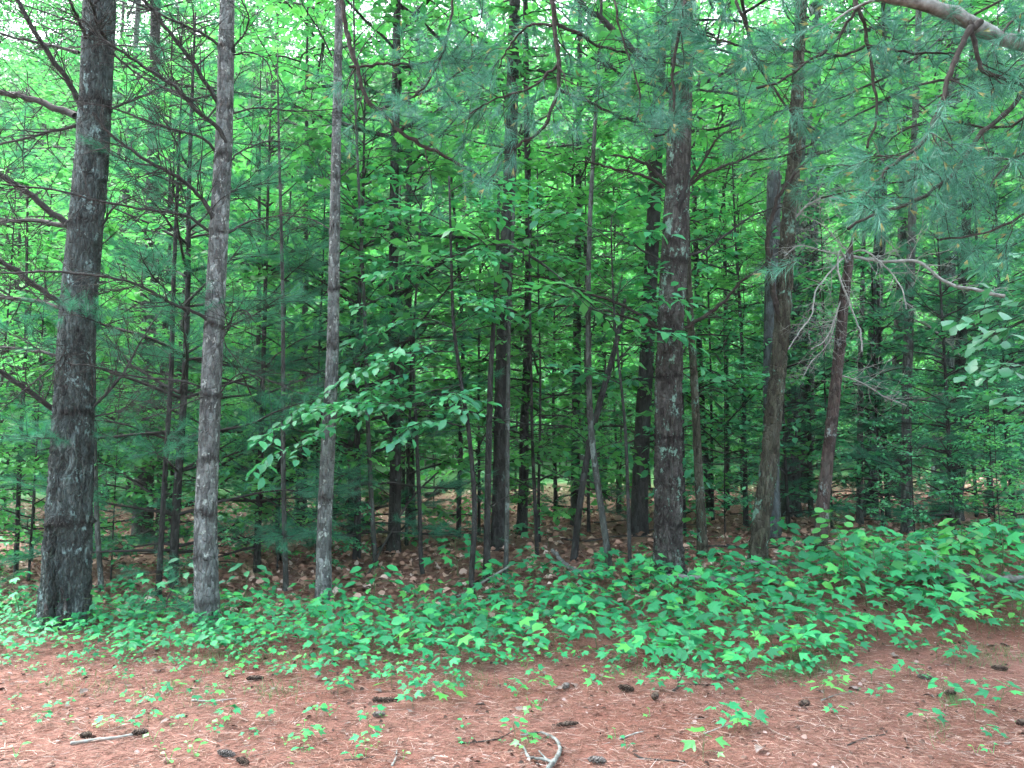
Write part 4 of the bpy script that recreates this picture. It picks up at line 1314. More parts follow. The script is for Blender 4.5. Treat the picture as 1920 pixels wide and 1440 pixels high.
for row, (yy, n) in enumerate([(11, 4), (13.5, 6), (17, 8), (21, 10), (26, 13)]):
    half = 0.68 * yy + 1
    for k in range(n):
        x = -half + (k + 0.5 + wr.uniform(-0.4, 0.4)) * 2 * half / n
        yt = yy + wr.uniform(-1.2, 1.2)
        wood_tree('woodland_shrub', label_at('low near leafy shrub' if yy < 15 else 'low distant leafy shrub', x, yt), 'low shrubs of the wood', x, yt, LOWC[int(wr.integers(3))],
                  wr.uniform(0.012, 0.025), 4.2, M['dark'], wr.uniform(0, 6.28), wr.uniform(0.5, 1.0), cat='shrub')

for row, (yy, n) in enumerate([(31, 16), (36, 18), (42, 20)]):
    half = 0.70 * yy + 1
    for k in range(n):
        x = -half + (k + 0.5 + wr.uniform(-0.4, 0.4)) * 2 * half / n
        yt = yy + wr.uniform(-2, 2)
        wood_tree('edge_shrub', label_at('pale green thicket shrub in the far light', x, yt), 'thicket shrubs beyond the wood', x, yt, (LOWC + MIDC)[int(wr.integers(6))],
                  0.03, 4.2, M['dark'], wr.uniform(0, 6.28), wr.uniform(0.9, 1.5), cat='shrub')

# young pines with soft needles
for x, y, s, k, lab in [
    (-2.9, 8.9, 1.15, 0, 'young pine with soft needles between the two left pines'),
    (-2.2, 10.6, 1.25, 1, 'young pine with hazy needles behind the second and third trunks'),
    (-4.9, 10.8, 1.3, 2, 'young pine with hazy needles behind the leftmost big trunk'),
    (0.7, 12.5, 1.0, 0, 'young pine behind the bent dark trunk at the middle'),
    (3.9, 11.0, 0.75, 1, 'young pine in the dark behind the leaning oak'),
    (5.6, 9.9, 0.9, 2, 'dense young pine filling the dark thicket at the right edge'),
    (5.0, 13.0, 1.2, 0, 'young pine deep in the shade behind the slim trunks at the right'),
    (7.4, 12.0, 1.3, 1, 'tall young pine closing the thicket at the far right'),
    (-6.6, 9.5, 1.2, 1, 'young pine beyond the bushy sapling at the left edge'),
    (6.7, 10.4, 1.1, 0, 'dense young pine at the back of the right edge thicket'),
    (8.3, 11.2, 1.3, 2, 'young pine half cut off by the right edge'),
    (5.9, 12.2, 1.2, 1, 'young pine behind the black trunk in the right thicket'),
    (-3.5, 8.1, 1.3, 2, 'soft teal young pine showing right of the leftmost big trunk'),
    (-1.85, 9.3, 1.25, 0, 'soft teal young pine left of the third trunk')]:
    wood_tree('young_pine', lab, 'young pines in the wood', x, y, PINE_SML[k], 0.035, 4.8, M['dark'], x * 2.1, s, 0.0)

# leafy young trees close behind the first trunks
NEARC = [pair(*leafy_crown(600 + k, 0.25, 5.4, 1.45, 34, 0.14, 0.075, LEAF4), M['leaf_far' if k % 2 else 'leaf_mid'], M['dark'], 'near_leaf_crown') for k in range(4)]
for x, y, s_, k, lab in [
    (-5.0, 9.0, 0.85, 1, 'leafy young tree close behind the left edge sapling'), (-4.3, 8.4, 0.42, 0, 'knee-high bush right behind the split pine foot'), (-3.55, 9.3, 0.9, 1, 'leafy young tree showing between the two left pines'),
    (-5.5, 8.0, 0.40, 3, 'bright knee-high bush at the left edge'), (-5.15, 8.35, 0.62, 1, 'bright head-high bush left of the leftmost big trunk'), (-5.9, 8.9, 0.85, 3, 'bright leafy young tree cut by the left edge'),
    (-3.75, 8.75, 0.5, 3, 'bright waist-high bush between the two left pines'), (-2.7, 9.0, 0.42, 1, 'bright waist-high bush right of the second pine'), (5.2, 8.3, 0.3, 1, 'bright low bush above the ground cover near the right edge'), (-3.2, 8.3, 0.34, 2, 'low bush between the feet of the two left pines'), (-2.35, 9.4, 0.95, 3, 'leafy young tree just right of the second pine'),
    (-2.0, 8.6, 0.34, 0, 'low bush between the second and third trunks'), (-1.35, 10.0, 1.05, 1, 'leafy young tree just right of the third trunk'), (-0.45, 10.6, 1.0, 3, 'leafy young tree left of the wide middle trunk'),
    (0.35, 10.2, 0.95, 1, 'leafy young tree right of the wide middle trunk'), (1.1, 11.2, 1.1, 3, 'leafy young tree left of the scaly pine'), (2.35, 10.6, 1.0, 0, 'leafy young tree between the scaly pine and the leaning oak'),
    (3.1, 12.0, 1.1, 3, 'leafy young tree behind the leaning oak'), (4.6, 11.2, 0.9, 0, 'leafy young tree among the slim trunks at the right'), (5.4, 8.7, 0.40, 2, 'low bush in the thicket at the right edge'),
    (4.7, 9.1, 0.36, 0, 'low bush at the foot of the slim right trunks'), (6.3, 9.8, 0.75, 2, 'leafy young tree at the right edge thicket'), (-6.4, 10.4, 1.0, 3, 'leafy young tree beyond the left edge'),
    (-0.2, 13.5, 1.2, 1, 'bright young tree deeper in behind the wide middle trunk'), (-2.9, 12.5, 1.2, 3, 'bright young tree deeper in behind the second pine'), (1.9, 14.0, 1.2, 1, 'bright young tree deeper in behind the scaly pine')]:
    wood_tree('young_tree', lab, 'leafy young trees behind the first trunks', x, y, NEARC[k], 0.022, 5.3, M['dark'], x * 3.3 + y, s_, 0.0)

# the pines behind the viewer that drop the needles and shade the clearing
for x, y, k, lab in [(-3.8, -2.6, 0, 'tall pine behind the viewer on the left of the clearing'), (3.2, -3.4, 1, 'tall pine behind the viewer on the right of the clearing')]:
    z = float(height(x, y))
    root = thing('pine_tree', (x, y, z), lab, 'tree', 'pines shading the clearing')
    pts = [np.array([0, 0, -0.3]), np.array([0, 0, 3]), np.array([0.1, 0, 8]), np.array([0.1, 0.1, 16.5])]
    link('trunk', trunk_mesh('trunk', pts, [0.24, 0.21, 0.16, 0.03], M['pine_mix'], (0, 0, 0), 20, 0.2, 'plate', 0.006, (), 33 + k, 0.3, 0.06), root)
    add_crown(root, PINE_BIG[k], (0.1, 0, 6.2), x, (1.25, 1.25, 1.05))

# a far-off mass of trees closes the view
g = Geo()
fr = np.random.default_rng(9)
n = 105000
fx = fr.uniform(-75, 75, n)
fy = 62 + fr.uniform(0, 12, n) + 3 * np.sin(fx * 0.3)
top = 38 + 7 * np.sin(fx * 0.21 + 1) + 4 * np.sin(fx * 0.57)
fz = height(fx, fy) + top * fr.uniform(0, 1, n) ** 0.85
clump = np.sin(fx * 1.1 + np.sin(fz)) + np.sin(fz * 0.9 + fy) > -1.1
pos = np.stack([fx, fy, fz], -1)[clump]
m = len(pos)
g.leaves(pos, fr.normal(size=(m, 3)), nrm(UP + fr.normal(size=(m, 3)) * 0.6), fr.uniform(0.35, 0.75, m), LEAF2)
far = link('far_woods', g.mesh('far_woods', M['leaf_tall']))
tag(far, 'solid green mass of distant trees closing the view', 'woods', None, 'stuff')

# ------------------------------------------------------------------ overhanging pine: its trunk stands just out of view on the right
def bough(root, base, px, d, w0, w1, dd=0.0, tufts=10, side=(0.12, 0.5), nn=64, start=0.25, spread=1.25, lvl=1, mat='bough', nlen=0.115):
    """A brown bough with needle tufts at its twig ends; the needles are its sub-part."""
    n_ = len(px)
    ctrl = [P(x, y, d + dd * k / max(n_ - 1, 1)) for k, (x, y) in enumerate(px)]
    return bough_w(root, base, ctrl, w0 / 2 / F_PX * d, w1 / 2 / F_PX * d, tufts, side, nn, start, spread, mat, nlen)


def bough_w(root, base, ctrl, r0, r1, tufts, side, nn, start, spread, mat='bough', nlen=0.115):
    n = max(10, len(ctrl) * 5)
    c = spline(ctrl, n)
    gt, gn, gb = Geo(), Geo(), Geo()
    tufts = int(round(tufts * 0.85))
    rr = np.linspace(r0, r1, n) * 1.12
    knots = 1 + 0.25 * (np.sin(np.arange(n) * 1.9) > 0.85)
    gt.tube(c + np.vstack([np.zeros((1, 3)), rng.normal(size=(n - 1, 3)) * 0.004]), rr * knots, 8)
    for s in range(tufts):
        t = start + (1 - start) * (s + rng.uniform(0, 1)) / max(tufts, 1)
        k = min(int(t * (n - 1)), n - 2)
        d = nrm(c[k + 1] - c[k])
        td = perp_dir(d, rng, rng.uniform(0.5, 1.1), 0.7)
        td = nrm(td + np.array([0, 0, 0.12]))
        L = rng.uniform(*side)
        tp = wiggle(c[k], td, L, 6, rng, 0.14, 0.02)
        gt.tube(tp, np.linspace(max(0.0022, rr[k] * 0.35), 0.0016, 7), 5)
        ends = [(tp[-1], nrm(tp[-1] - tp[-2]))]
        for _ in range(int(rng.integers(1, 4))):
            q = int(rng.integers(2, 6))
            d2 = perp_dir(nrm(tp[q] - tp[q - 1]), rng, rng.uniform(0.5, 1.0), 0.7)
            sp = wiggle(tp[q], d2, rng.uniform(0.08, 0.24), 4, rng, 0.12)
            gt.tube(sp, np.linspace(0.0022, 0.0014, 5), 4)
            ends.append((sp[-1], nrm(sp[-1] - sp[-2])))
        for p, dv in ends:
            tuft(gn, p, dv, rng, nn, nlen, 0.0017, spread, 0.09, True, 0.12)
            if rng.uniform() < 0.45:
                tuft(gb, p + dv * 0.03, dv, rng, 7, 0.045, 0.005, 0.45, 0.01, True, 0)
    b = branch_part(root, base, gt, M[mat])
    if gn.n:
        tag(link('needles', gn.mesh('needles', M['needle'], False, base), b), kind='stuff')
    if gb.n:
        tag(link('new_shoots', gb.mesh('new_shoots', M['bud'], False, base), b), kind='stuff')
    return b


tx, ty = 4.9, 4.4
tz = float(height(tx, ty))
OB = np.array([tx, ty, tz])
OP = thing('pine_tree', OB, 'overhanging pine whose needled boughs fill the upper right corner', 'tree')
link('trunk', trunk_mesh('trunk', [OB - UP * 0.3, OB + UP * 1, OB + UP * 4, OB + UP * 9, OB + UP * 15], [0.2, 0.19, 0.165, 0.12, 0.03], M['pine_mix'], OB, 48, 0.05, 'plate', 0.008, [1.2, 2.0, 2.8, 3.6, 4.4, 5.2], 91), OP)
add_crown(OP, PINE_BIG[1], (0, 0, 6.2), 2.0)
# limbs above the frame that carry the hanging boughs
LIMB_TOP = {}
g = Geo()
limb = spline([OB + UP * 5.6, np.array([3.0, 4.6, 5.55]), np.array([0.8, 4.9, 5.05]), np.array([-0.6, 5.1, 4.95]), np.array([-1.4, 5.2, 4.9])], 30)
g.tube(limb, np.linspace(0.06, 0.015, 30), 10)
branch_part(OP, OB, g, M['limb'], 'limb')


def hang(px, d):
    """Start a hanging bough on the limb above it."""
    p = P(px[0][0], px[0][1], d)
    k = int(np.argmin(np.abs(limb[:, 0] - p[0])))
    return [limb[k]] + [P(x, y, d) for x, y in px]


for px, d, w0, w1, tf, side in [
    ([(640, -5), (650, 60), (670, 130), (690, 190), (712, 206), (760, 255), (830, 290), (890, 325), (918, 348)], 5.1, 9, 5, 12, (0.15, 0.5)),
    ([(1035, -5), (1040, 50), (1047, 120), (1045, 170), (1030, 220), (1010, 250), (975, 270), (960, 290), (955, 322)], 4.7, 11, 4, 14, (0.15, 0.5)),
    ([(1282, -10), (1272, 60), (1262, 140), (1263, 220), (1245, 250), (1228, 252)], 4.5, 8, 4, 10, (0.15, 0.45)),
    ([(1380, -5), (1400, 50), (1410, 100), (1440, 150), (1480, 205), (1530, 245)], 4.4, 7, 4, 12, (0.15, 0.45)),
    ([(1605, -5), (1622, 50), (1628, 90), (1640, 160), (1642, 220), (1625, 278)], 4.2, 10, 4, 14, (0.12, 0.45)),
    ([(1602, -5), (1585, 45), (1555, 90), (1500, 125), (1470, 150), (1420, 165)], 4.2, 8, 4, 12, (0.12, 0.4)),
    ([(850, -5), (845, 40), (830, 100), (800, 160), (760, 190)], 5.0, 5, 3, 12, (0.15, 0.45)),
    ([(1150, -5), (1160, 50), (1180, 110), (1200, 180), (1190, 240)], 4.6, 5, 3, 12, (0.15, 0.45)),
]:
    ctrl = hang(px, d)
    bough_w(OP, OB, ctrl, w0 / 2 / F_PX * d, w1 / 2 / F_PX * d, tf, side, 64, 0.3, 1.25)
for px, d, w0, w1, dd, tf, side in [
    ([(1035, 48), (1000, 45), (975, 62), (950, 95), (935, 130)], 4.7, 5, 2.5, 0.2, 6, (0.1, 0.3)),
    ([(1045, 45), (1090, 65), (1120, 85), (1200, 105), (1280, 125)], 4.7, 6, 3, 0.2, 12, (0.12, 0.4)),
    ([(1046, 168), (1120, 200), (1190, 228), (1270, 226)], 4.7, 6, 2.5, 0.2, 12, (0.12, 0.45)),
    ([(1047, 120), (1010, 155), (985, 170), (930, 185), (880, 215)], 4.7, 5, 2.5, 0.1, 12, (0.12, 0.4)),
    ([(655, 125), (710, 122), (790, 118), (840, 105), (880, 60)], 5.1, 5, 3, 0.1, 12, (0.12, 0.4)),
    ([(712, 206), (780, 180), (840, 150), (880, 115), (885, 60)], 5.1, 5, 2, 0.1, 12, (0.12, 0.45)),
    ([(1410, 95), (1340, 70), (1300, 60), (1270, 40)], 4.4, 4, 2, 0.1, 8, (0.12, 0.4)),
    ([(1622, 85), (1590, 100), (1540, 112), (1460, 120), (1400, 110)], 4.2, 5, 2, 0.2, 12, (0.12, 0.35)),
    ([(1628, 85), (1680, 95), (1740, 100), (1800, 98)], 4.2, 5, 3, 0.1, 12, (0.12, 0.35)),
]:
    bough(OP, OB, px, d, w0, w1, dd, tf, side, 64, 0.15)

# boughs reaching in from the trunk at the right
for px, d0, d1, w0, w1, tf, side in [
    ([(2300, 160), (2100, 128), (2000, 112), (1920, 86), (1850, 60), (1800, 32), (1720, 4), (1640, -12)], 4.3, 3.9, 30, 20, 10, (0.15, 0.5)),
    ([(2250, 40), (2000, 120), (1925, 165), (1895, 205), (1840, 250), (1800, 310), (1770, 340), (1710, 380), (1640, 402), (1588, 428)], 4.3, 3.6, 14, 4, 22, (0.12, 0.45)),
    ([(1840, 40), (1815, 60), (1800, 92), (1780, 140), (1770, 180), (1740, 250), (1715, 280), (1660, 320), (1618, 372)], 3.95, 3.7, 11, 4, 20, (0.12, 0.4)),
    ([(1818, 40), (1835, 110), (1850, 135), (1920, 162), (1990, 180)], 3.95, 3.9, 8, 5, 12, (0.12, 0.4)),
    ([(2200, 330), (2050, 350), (1960, 380), (1890, 420), (1830, 440), (1760, 450)], 4.4, 3.9, 8, 3, 18, (0.12, 0.4)),
    ([(2200, 230), (2050, 250), (1960, 270), (1900, 300), (1860, 340), (1840, 390)], 4.4, 4.1, 8, 3, 20, (0.12, 0.4)),
    ([(2200, 60), (2020, 30), (1930, 20), (1880, 60), (1850, 110), (1860, 180)], 4.4, 4.2, 8, 3, 18, (0.12, 0.4)),
    ([(2100, 230), (1960, 210), (1880, 240), (1780, 230), (1700, 240), (1640, 290)], 4.6, 4.9, 7, 3, 22, (0.12, 0.45)),
    ([(2100, 300), (1960, 300), (1860, 300), (1740, 330), (1640, 350), (1540, 370)], 4.6, 5.0, 7, 3, 24, (0.12, 0.45)),
    ([(2100, 60), (1960, 110), (1860, 140), (1720, 160), (1580, 230), (1480, 290), (1400, 300)], 4.7, 5.3, 7, 3, 26, (0.12, 0.45)),
    ([(2000, -40), (1880, 0), (1780, 60), (1700, 120), (1560, 190), (1450, 210)], 4.7, 5.3, 7, 3, 24, (0.12, 0.45)),
]:
    n_ = len(px)
    ctrl = [OB + UP * (P(px[0][0], px[0][1], d0)[2] + 0.1)] + [P(x, y, d0 + (d1 - d0) * k / (n_ - 1)) for k, (x, y) in enumerate(px)]
    bough_w(OP, OB, ctrl[1:] if px[0][0] < 1900 else ctrl, w0 / 2 / F_PX * d0, w1 / 2 / F_PX * d0, tf, side, 64, 0.35, 1.25, 'limb' if w0 > 20 else 'bough')

# ------------------------------------------------------------------ maple seedlings: one thing each, stem and leaves
def make_leaf_meshes(mat):
    return [build_mesh('leaf', V * 1.0, None, T, (mat,)) for V, T in MAPLES]


LEAF_MESH = make_leaf_meshes(M['leaf_cover'])
OVALS = [LEAF4, (LEAF4[0] * np.array([0.9, 1.5, 1]), LEAF4[1])]
OVAL_MESH = [build_mesh('leaf', V, None, T, (M['leaf_cover'],)) for V, T in OVALS]


def seedling_plan(r, n, h, leaf, spread):
    """Stem points and leaf placements of one seedling."""
    lean = r.normal(0, 0.12, 2)
    stem = np.array([[0, 0, -0.02], [lean[0] * h * 0.4, lean[1] * h * 0.4, h * 0.5], [lean[0] * h, lean[1] * h, h]])
    out = []
    a0 = r.uniform(0, 6.28)
    for k in range(n):
        a = a0 + k * 2.39996 + r.normal(0, 0.3)
        f = 0.45 + 0.55 * (k + 1) / n
        p0 = stem[0] + (stem[2] - stem[0]) * f
        rad = spread * (1.15 - 0.75 * (k / max(n - 1, 1))) * r.uniform(0.7, 1.2)
        p1 = p0 + np.array([math.cos(a) * rad, math.sin(a) * rad, r.uniform(0.01, 0.05) + 0.03])
        d = nrm(np.array([math.cos(a), math.sin(a), r.uniform(-0.35, 0.0)]))
        nor = nrm(np.array([r.normal(0, 0.32), -0.40 + r.normal(0, 0.32), 1.0]))
        out.append((p0, p1, d, nor, leaf * r.uniform(0.55, 1.25), int(r.integers(len(MAPLES)))))
    return stem, out


sr = np.random.default_rng(31)
PLANS = []
for k in range(22):
    st, lv = seedling_plan(sr, int(sr.integers(4, 8)) if k < 16 else int(sr.integers(8, 13)), sr.uniform(0.10, 0.20), 0.135 if k < 16 else 0.105, 0.10)
    g = Geo()
    g.tube(spline(st, 5), np.linspace(0.0032, 0.002, 5), 4)
    for p0, p1, d, nor, s, mi in lv:
        g.tube(np.array([p0, (p0 + p1) / 2 + UP * 0.012, p1]), 0.0016, 3)
    PLANS.append((lv, g.mesh('stem', M['stem']), st, g))


def place_seedling(k, loc, rz, s, label, group, leaf_meshes=None, name='maple_seedling'):
    lv, stem_me, _, _ = PLANS[k]
    root = thing(name, loc, label, 'seedling', group, rz)
    root.scale = (s, s, s)
    link('stem', stem_me, root)
    for p0, p1, d, nor, sz, mi in lv:
        o = link('leaf', OVAL_MESH[mi % 2] if k >= 16 else (leaf_meshes or LEAF_MESH)[mi], root)
        o.matrix_local = frame_matrix(p1, d, nor, sz)
    return root


def pw(x, tab):
    return np.interp(x, [a for a, b in tab], [b for a, b in tab])


# the strip of ground cover, its edges given on the ground in metres
near_edge = [G(px, py)[:2] for px, py in [(0, 1225), (150, 1238), (330, 1240), (470, 1232), (560, 1215), (640, 1245), (740, 1248), (850, 1258), (960, 1235), (1080, 1222), (1200, 1245), (1330, 1265), (1450, 1262), (1540, 1235), (1620, 1205), (1720, 1192), (1920, 1170)]]
back_edge = [G(px, py)[:2] for px, py in [(0, 1140), (200, 1150), (430, 1155), (560, 1165), (700, 1170), (800, 1150), (900, 1138), (1000, 1130), (1100, 1112), (1240, 1100), (1400, 1095), (1560, 1080), (1700, 1050), (1920, 1040)]]
near_t = sorted([(float(p[0]), float(p[1])) for p in near_edge])
back_t = sorted([(float(p[0]), float(p[1])) for p in back_edge])
near_t = [(-9, near_t[0][1])] + near_t + [(9, near_t[-1][1])]
back_t = [(-9, back_t[0][1])] + back_t + [(9, back_t[-1][1])]
spots = []
tries = 0
while len(spots) < 1500 and tries < 60000:
    tries += 1
    x, y = sr.uniform(-6.2, 7.2), sr.uniform(4.4, 10.4)
    ny_, by_ = pw(x, near_t), pw(x, back_t)
    if y < ny_:
        prob = 0.5 * math.exp(-(ny_ - y) / 0.16) + (0.04 if x < -0.6 else 0.010)
    elif y > by_:
        prob = 0.8 * math.exp(-(y - by_) / 0.22)
    else:
        prob = 1.0 if (0.6 + math.sin(2.3 * x + 1.1 * y) * math.sin(1.7 * y - 0.8 * x + 1)) > 0.2 else 0.30
    if sr.uniform() > prob:
        continue
    s = 0.50 + 0.40 * np.clip((x + 3.2) / 4.0, 0, 1) + 0.14 * np.clip((x - 1.5) / 3, 0, 1)
    if y < ny_ - 0.05:
        s *= 0.6
    md = 0.105 * s / 0.8
    if any((x - a) ** 2 + (y - b) ** 2 < md * md for a, b, c in spots):
        continue
    spots.append((x, y, s * sr.uniform(0.6, 1.3)))
print('seedlings', len(spots), tries)


def before(x, y):
    px = 960 + x / y * F_PX
    for lim, txt in ((110, 'at the left edge'), (230, 'before the leftmost big trunk'), (330, 'between the two left pines'), (450, 'before the second pine'), (560, 'right of the second pine'), (680, 'before the third trunk'), (780, 'right of the third trunk'),
                     (870, 'left of the middle trunks'), (980, 'before the wide middle trunk'), (1080, 'right of the wide middle trunk'), (1180, 'before the pale crooked sapling'), (1300, 'before the scaly pine'), (1390, 'left of the leaning oak'),
                     (1480, 'before the leaning oak'), (1580, 'before the reddish leaning stem'), (1680, 'below the bright round-leaved plant'), (1790, 'before the lichen-spotted slim trunk')):
        if px < lim:
            return txt
    return 'at the right edge'


order = sorted(range(len(spots)), key=lambda q: -spots[q][2] / spots[q][1])
cover = Geo()
cstem = Geo()
for rank, q in enumerate(order):
    x, y, s = spots[q]
    k = int(sr.integers(len(PLANS)))
    rz = sr.normal(0, 0.5)
    loc = (x, y, float(height(x, y)))
    inview = abs(x) < 0.665 * y + 0.1
    if rank < 250 and inview:
        ny_, by_ = pw(x, near_t), pw(x, back_t)
        spot = before(x, y)
        if y < ny_ - 0.05:
            lab, grp = 'small maple seedling scattered on the open needles ' + spot, 'small seedlings on the open needles'
        else:
            f = (y - ny_) / max(by_ - ny_, 0.1)
            lab = 'maple seedling in the ' + ('front fringe' if f < 0.22 else 'middle' if f < 0.6 else 'back') + ' of the ground cover ' + spot
            grp = 'maple seedlings of the ground cover'
        if k >= 16:
            lab, grp = lab.replace('maple', 'oval-leaved'), grp.replace('maple', 'oval-leaved')
        place_seedling(k, loc, rz, s, lab, grp, None, 'maple_seedling' if k < 16 else 'leafy_seedling')
    else:
        lv, _, st, g0 = PLANS[k]
        R = np.array([[math.cos(rz), -math.sin(rz), 0], [math.sin(rz), math.cos(rz), 0], [0, 0, 1]])
        T0 = np.array(loc)
        Vv = np.concatenate(g0.V) @ R.T * s + T0
        cstem.add(Vv, np.concatenate(g0.Q))
        for p0, p1, d, nor, sz, mi in lv:
            cover.leaves((R @ p1 * s + T0)[None], (R @ d)[None], (R @ nor)[None], np.array([sz * s]), MAPLES[mi] if k < 16 else OVALS[mi % 2])
if cover.n:
    o = link('ground_cover', cover.mesh('ground_cover', M['leaf_cover']))
    tag(o, 'carpet of lobed green seedling leaves along the edge of the wood', 'ground cover', None, 'stuff')
    link('stems', cstem.mesh('stems', M['stem']), o)

# taller plants standing out of the ground cover
def tall_plant(px, py, h, nl, leaf, spread, label, tm=None, mat='leaf_cover', seed=1, name='maple_sapling', cat='sapling', rz=0.0):
    r = np.random.default_rng(seed)
    p = G(px, py)
    root = thing(name, p, label, cat, 'tall young plants above the ground cover')
    st = wiggle([0, 0, -0.03], [r.normal(0, 0.08), r.normal(0, 0.08) - 0.05, 1], h, 6, r, 0.05)
    g = Geo()
    g.tube(st, np.linspace(0.006, 0.002, 7), 6)
    tl = []
    for k in range(nl):
        f = 0.30 + 0.70 * (k + 1) / nl
        q = min(int(f * 6), 5)
        p0 = st[q] + (st[q + 1] - st[q]) * (f * 6 - q)
        a = k * 2.39996 + r.normal(0, 0.3)
        rad = spread * (1.2 - 0.8 * f) * r.uniform(0.6, 1.2)
        p1 = p0 + np.array([math.cos(a) * rad, math.sin(a) * rad, 0.03])
        g.tube(np.array([p0, (p0 + p1) / 2 + UP * 0.015, p1]), 0.0016, 4)
        tl.append((p1, nrm(np.array([math.cos(a), math.sin(a), -0.3])), nrm(np.array([r.normal(0, 0.25), -0.45 + r.normal(0, 0.25), 1])), leaf * r.uniform(0.65, 1.15)))
    link('stem', g.mesh('stem', M['stem']), root)
    for p1, d, nor, s in tl:
        me = TALL_LEAVES[(tm or 'maple', mat)]
        o = link('leaf', me[int(r.integers(len(me)))], root)
        o.matrix_local = frame_matrix(p1, d, nor, s)
    return root


ROUND = (np.array([[0, 0, 0], [0.15, 0.30, 0.02], [0.45, 0.44, 0.03], [0.75, 0.36, 0.0], [1.0, 0, -0.08], [0.75, -0.36, 0], [0.45, -0.44, 0.03], [0.15, -0.30, 0.02], [0.5, 0, -0.02]], float),
         np.array([[8, k, (k + 1) % 8] for k in range(8)]))
TALL_LEAVES = {('maple', 'leaf_cover'): LEAF_MESH, ('maple', 'leaf_lime'): make_leaf_meshes(M['leaf_lime']),
               ('round', 'leaf_lime'): [build_mesh('leaf', ROUND[0], None, ROUND[1], (M['leaf_lime'],))],
               ('round', 'leaf_cover'): [build_mesh('leaf', ROUND[0], None, ROUND[1], (M['leaf_cover'],))],
               ('oval', 'leaf_lime'): [build_mesh('leaf', LEAF4[0], None, LEAF4[1], (M['leaf_lime'],))],
               ('oval', 'leaf_cover'): [build_mesh('leaf', LEAF4[0], None, LEAF4[1], (M['leaf_cover'],))],
               ('oval', 'leaf_mid'): [build_mesh('leaf', LEAF4[0], None, LEAF4[1], (M['leaf_mid'],))],
               ('maple', 'leaf_mid'): make_leaf_meshes(M['leaf_mid'])}
for a in [
    (1600, 1100, 0.78, 26, 0.10, 0.20, 'bright round-leaved plant topping the mound of leaves below the reddish leaning stem', 'round', 'leaf_lime'),
    (1640, 1110, 0.62, 24, 0.17, 0.22, 'broad maple sapling just right of the bright round-leaved plant', None, 'leaf_cover'),
    (1580, 1130, 0.50, 22, 0.16, 0.22, 'broad maple sapling in front of the bright round-leaved plant', None, 'leaf_cover'),
    (1700, 1110, 0.50, 22, 0.16, 0.24, 'dark broad maple sapling at the foot of the lichen-spotted slim trunk', None, 'leaf_mid'),
    (1800, 1085, 0.60, 26, 0.13, 0.20, 'upright lime plant with narrow drooping leaves near the right edge', 'oval', 'leaf_lime'),
    (1880, 1090, 0.62, 24, 0.18, 0.26, 'broad maple sapling hugging the right edge', None, 'leaf_cover'),
    (1750, 1120, 0.42, 20, 0.16, 0.22, 'low broad maple sapling left of the lime drooping plant', None, 'leaf_cover'),
    (1540, 1090, 0.40, 20, 0.15, 0.20, 'low maple sapling at the foot of the reddish leaning stem', None, 'leaf_cover'),
    (860, 1085, 0.45, 22, 0.14, 0.26, 'maple sapling standing left of the thin twiggy stem at the middle', None, 'leaf_cover'),
    (1215, 1105, 0.36, 14, 0.14, 0.2, 'maple sapling at the left foot of the scaly pine', None, 'leaf_cover'),
    (700, 1130, 0.38, 16, 0.13, 0.26, 'thin sapling with level leaves right of the third trunk', 'oval', 'leaf_cover'),
    (275, 1165, 0.42, 18, 0.13, 0.2, 'maple sapling between the two left pines', None, 'leaf_cover'),
    (350, 1130, 0.42, 18, 0.12, 0.2, 'oval-leaved plant just left of the second pine', 'oval', 'leaf_mid'),
    (40, 1165, 0.45, 22, 0.12, 0.25, 'maple sapling at the left edge before the split pine foot', None, 'leaf_cover'),
    (155, 1170, 0.28, 12, 0.12, 0.16, 'small maple sapling in front of the split pine foot', None, 'leaf_cover'),
    (460, 1120, 0.35, 16, 0.12, 0.22, 'oval-leaved plant between second and third trunks', 'oval', 'leaf_mid'),
    (1010, 1090, 0.40, 16, 0.12, 0.2, 'maple sapling right of the middle trunks beside a pale stick', None, 'leaf_mid'),
    (1910, 1165, 0.22, 26, 0.08, 0.2, 'yellow-green tuft of small leaves at the right edge', 'oval', 'leaf_lime'),
]:
    tall_plant(*a, seed=int(a[0]))
# seedlings of their own on the open needles
for px, py, k, s, lab in [(1318, 1428, 2, 0.75, 'two-leaved bright seedling alone at the bottom edge right of centre'), (1015, 1300, 4, 0.5, 'small upright seedling alone behind the dark cones'),
                          (1000, 1345, 6, 0.38, 'tiny seedling left of the long dark cone'), (985, 1410, 8, 0.4, 'tiny seedling beside the forked grey branch'),
                          (1570, 1300, 3, 0.5, 'small seedling on the needles right of the dark cone pair'), (830, 1320, 5, 0.6, 'low seedling right of the long half-hidden cone')]:
    p = G(px, py)
    place_seedling(k, p, 0.3, s, lab, 'lone seedlings on the needles', TALL_LEAVES[('maple', 'leaf_lime')])

# sprouts on the floor of the wood
for q in range(60):
    y = sr.uniform(9.2, 14)
    x = sr.uniform(-0.66 * y, 0.66 * y)
    s = sr.uniform(0.7, 1.5)
    place_seedling(int(sr.integers(len(PLANS))), (x, y, float(height(x, y))), sr.normal(0, 0.6), s, 'leafy sprout on the dim floor of the wood ' + behind(x, y), 'sprouts on the floor of the wood', TALL_LEAVES[('maple', 'leaf_mid')])

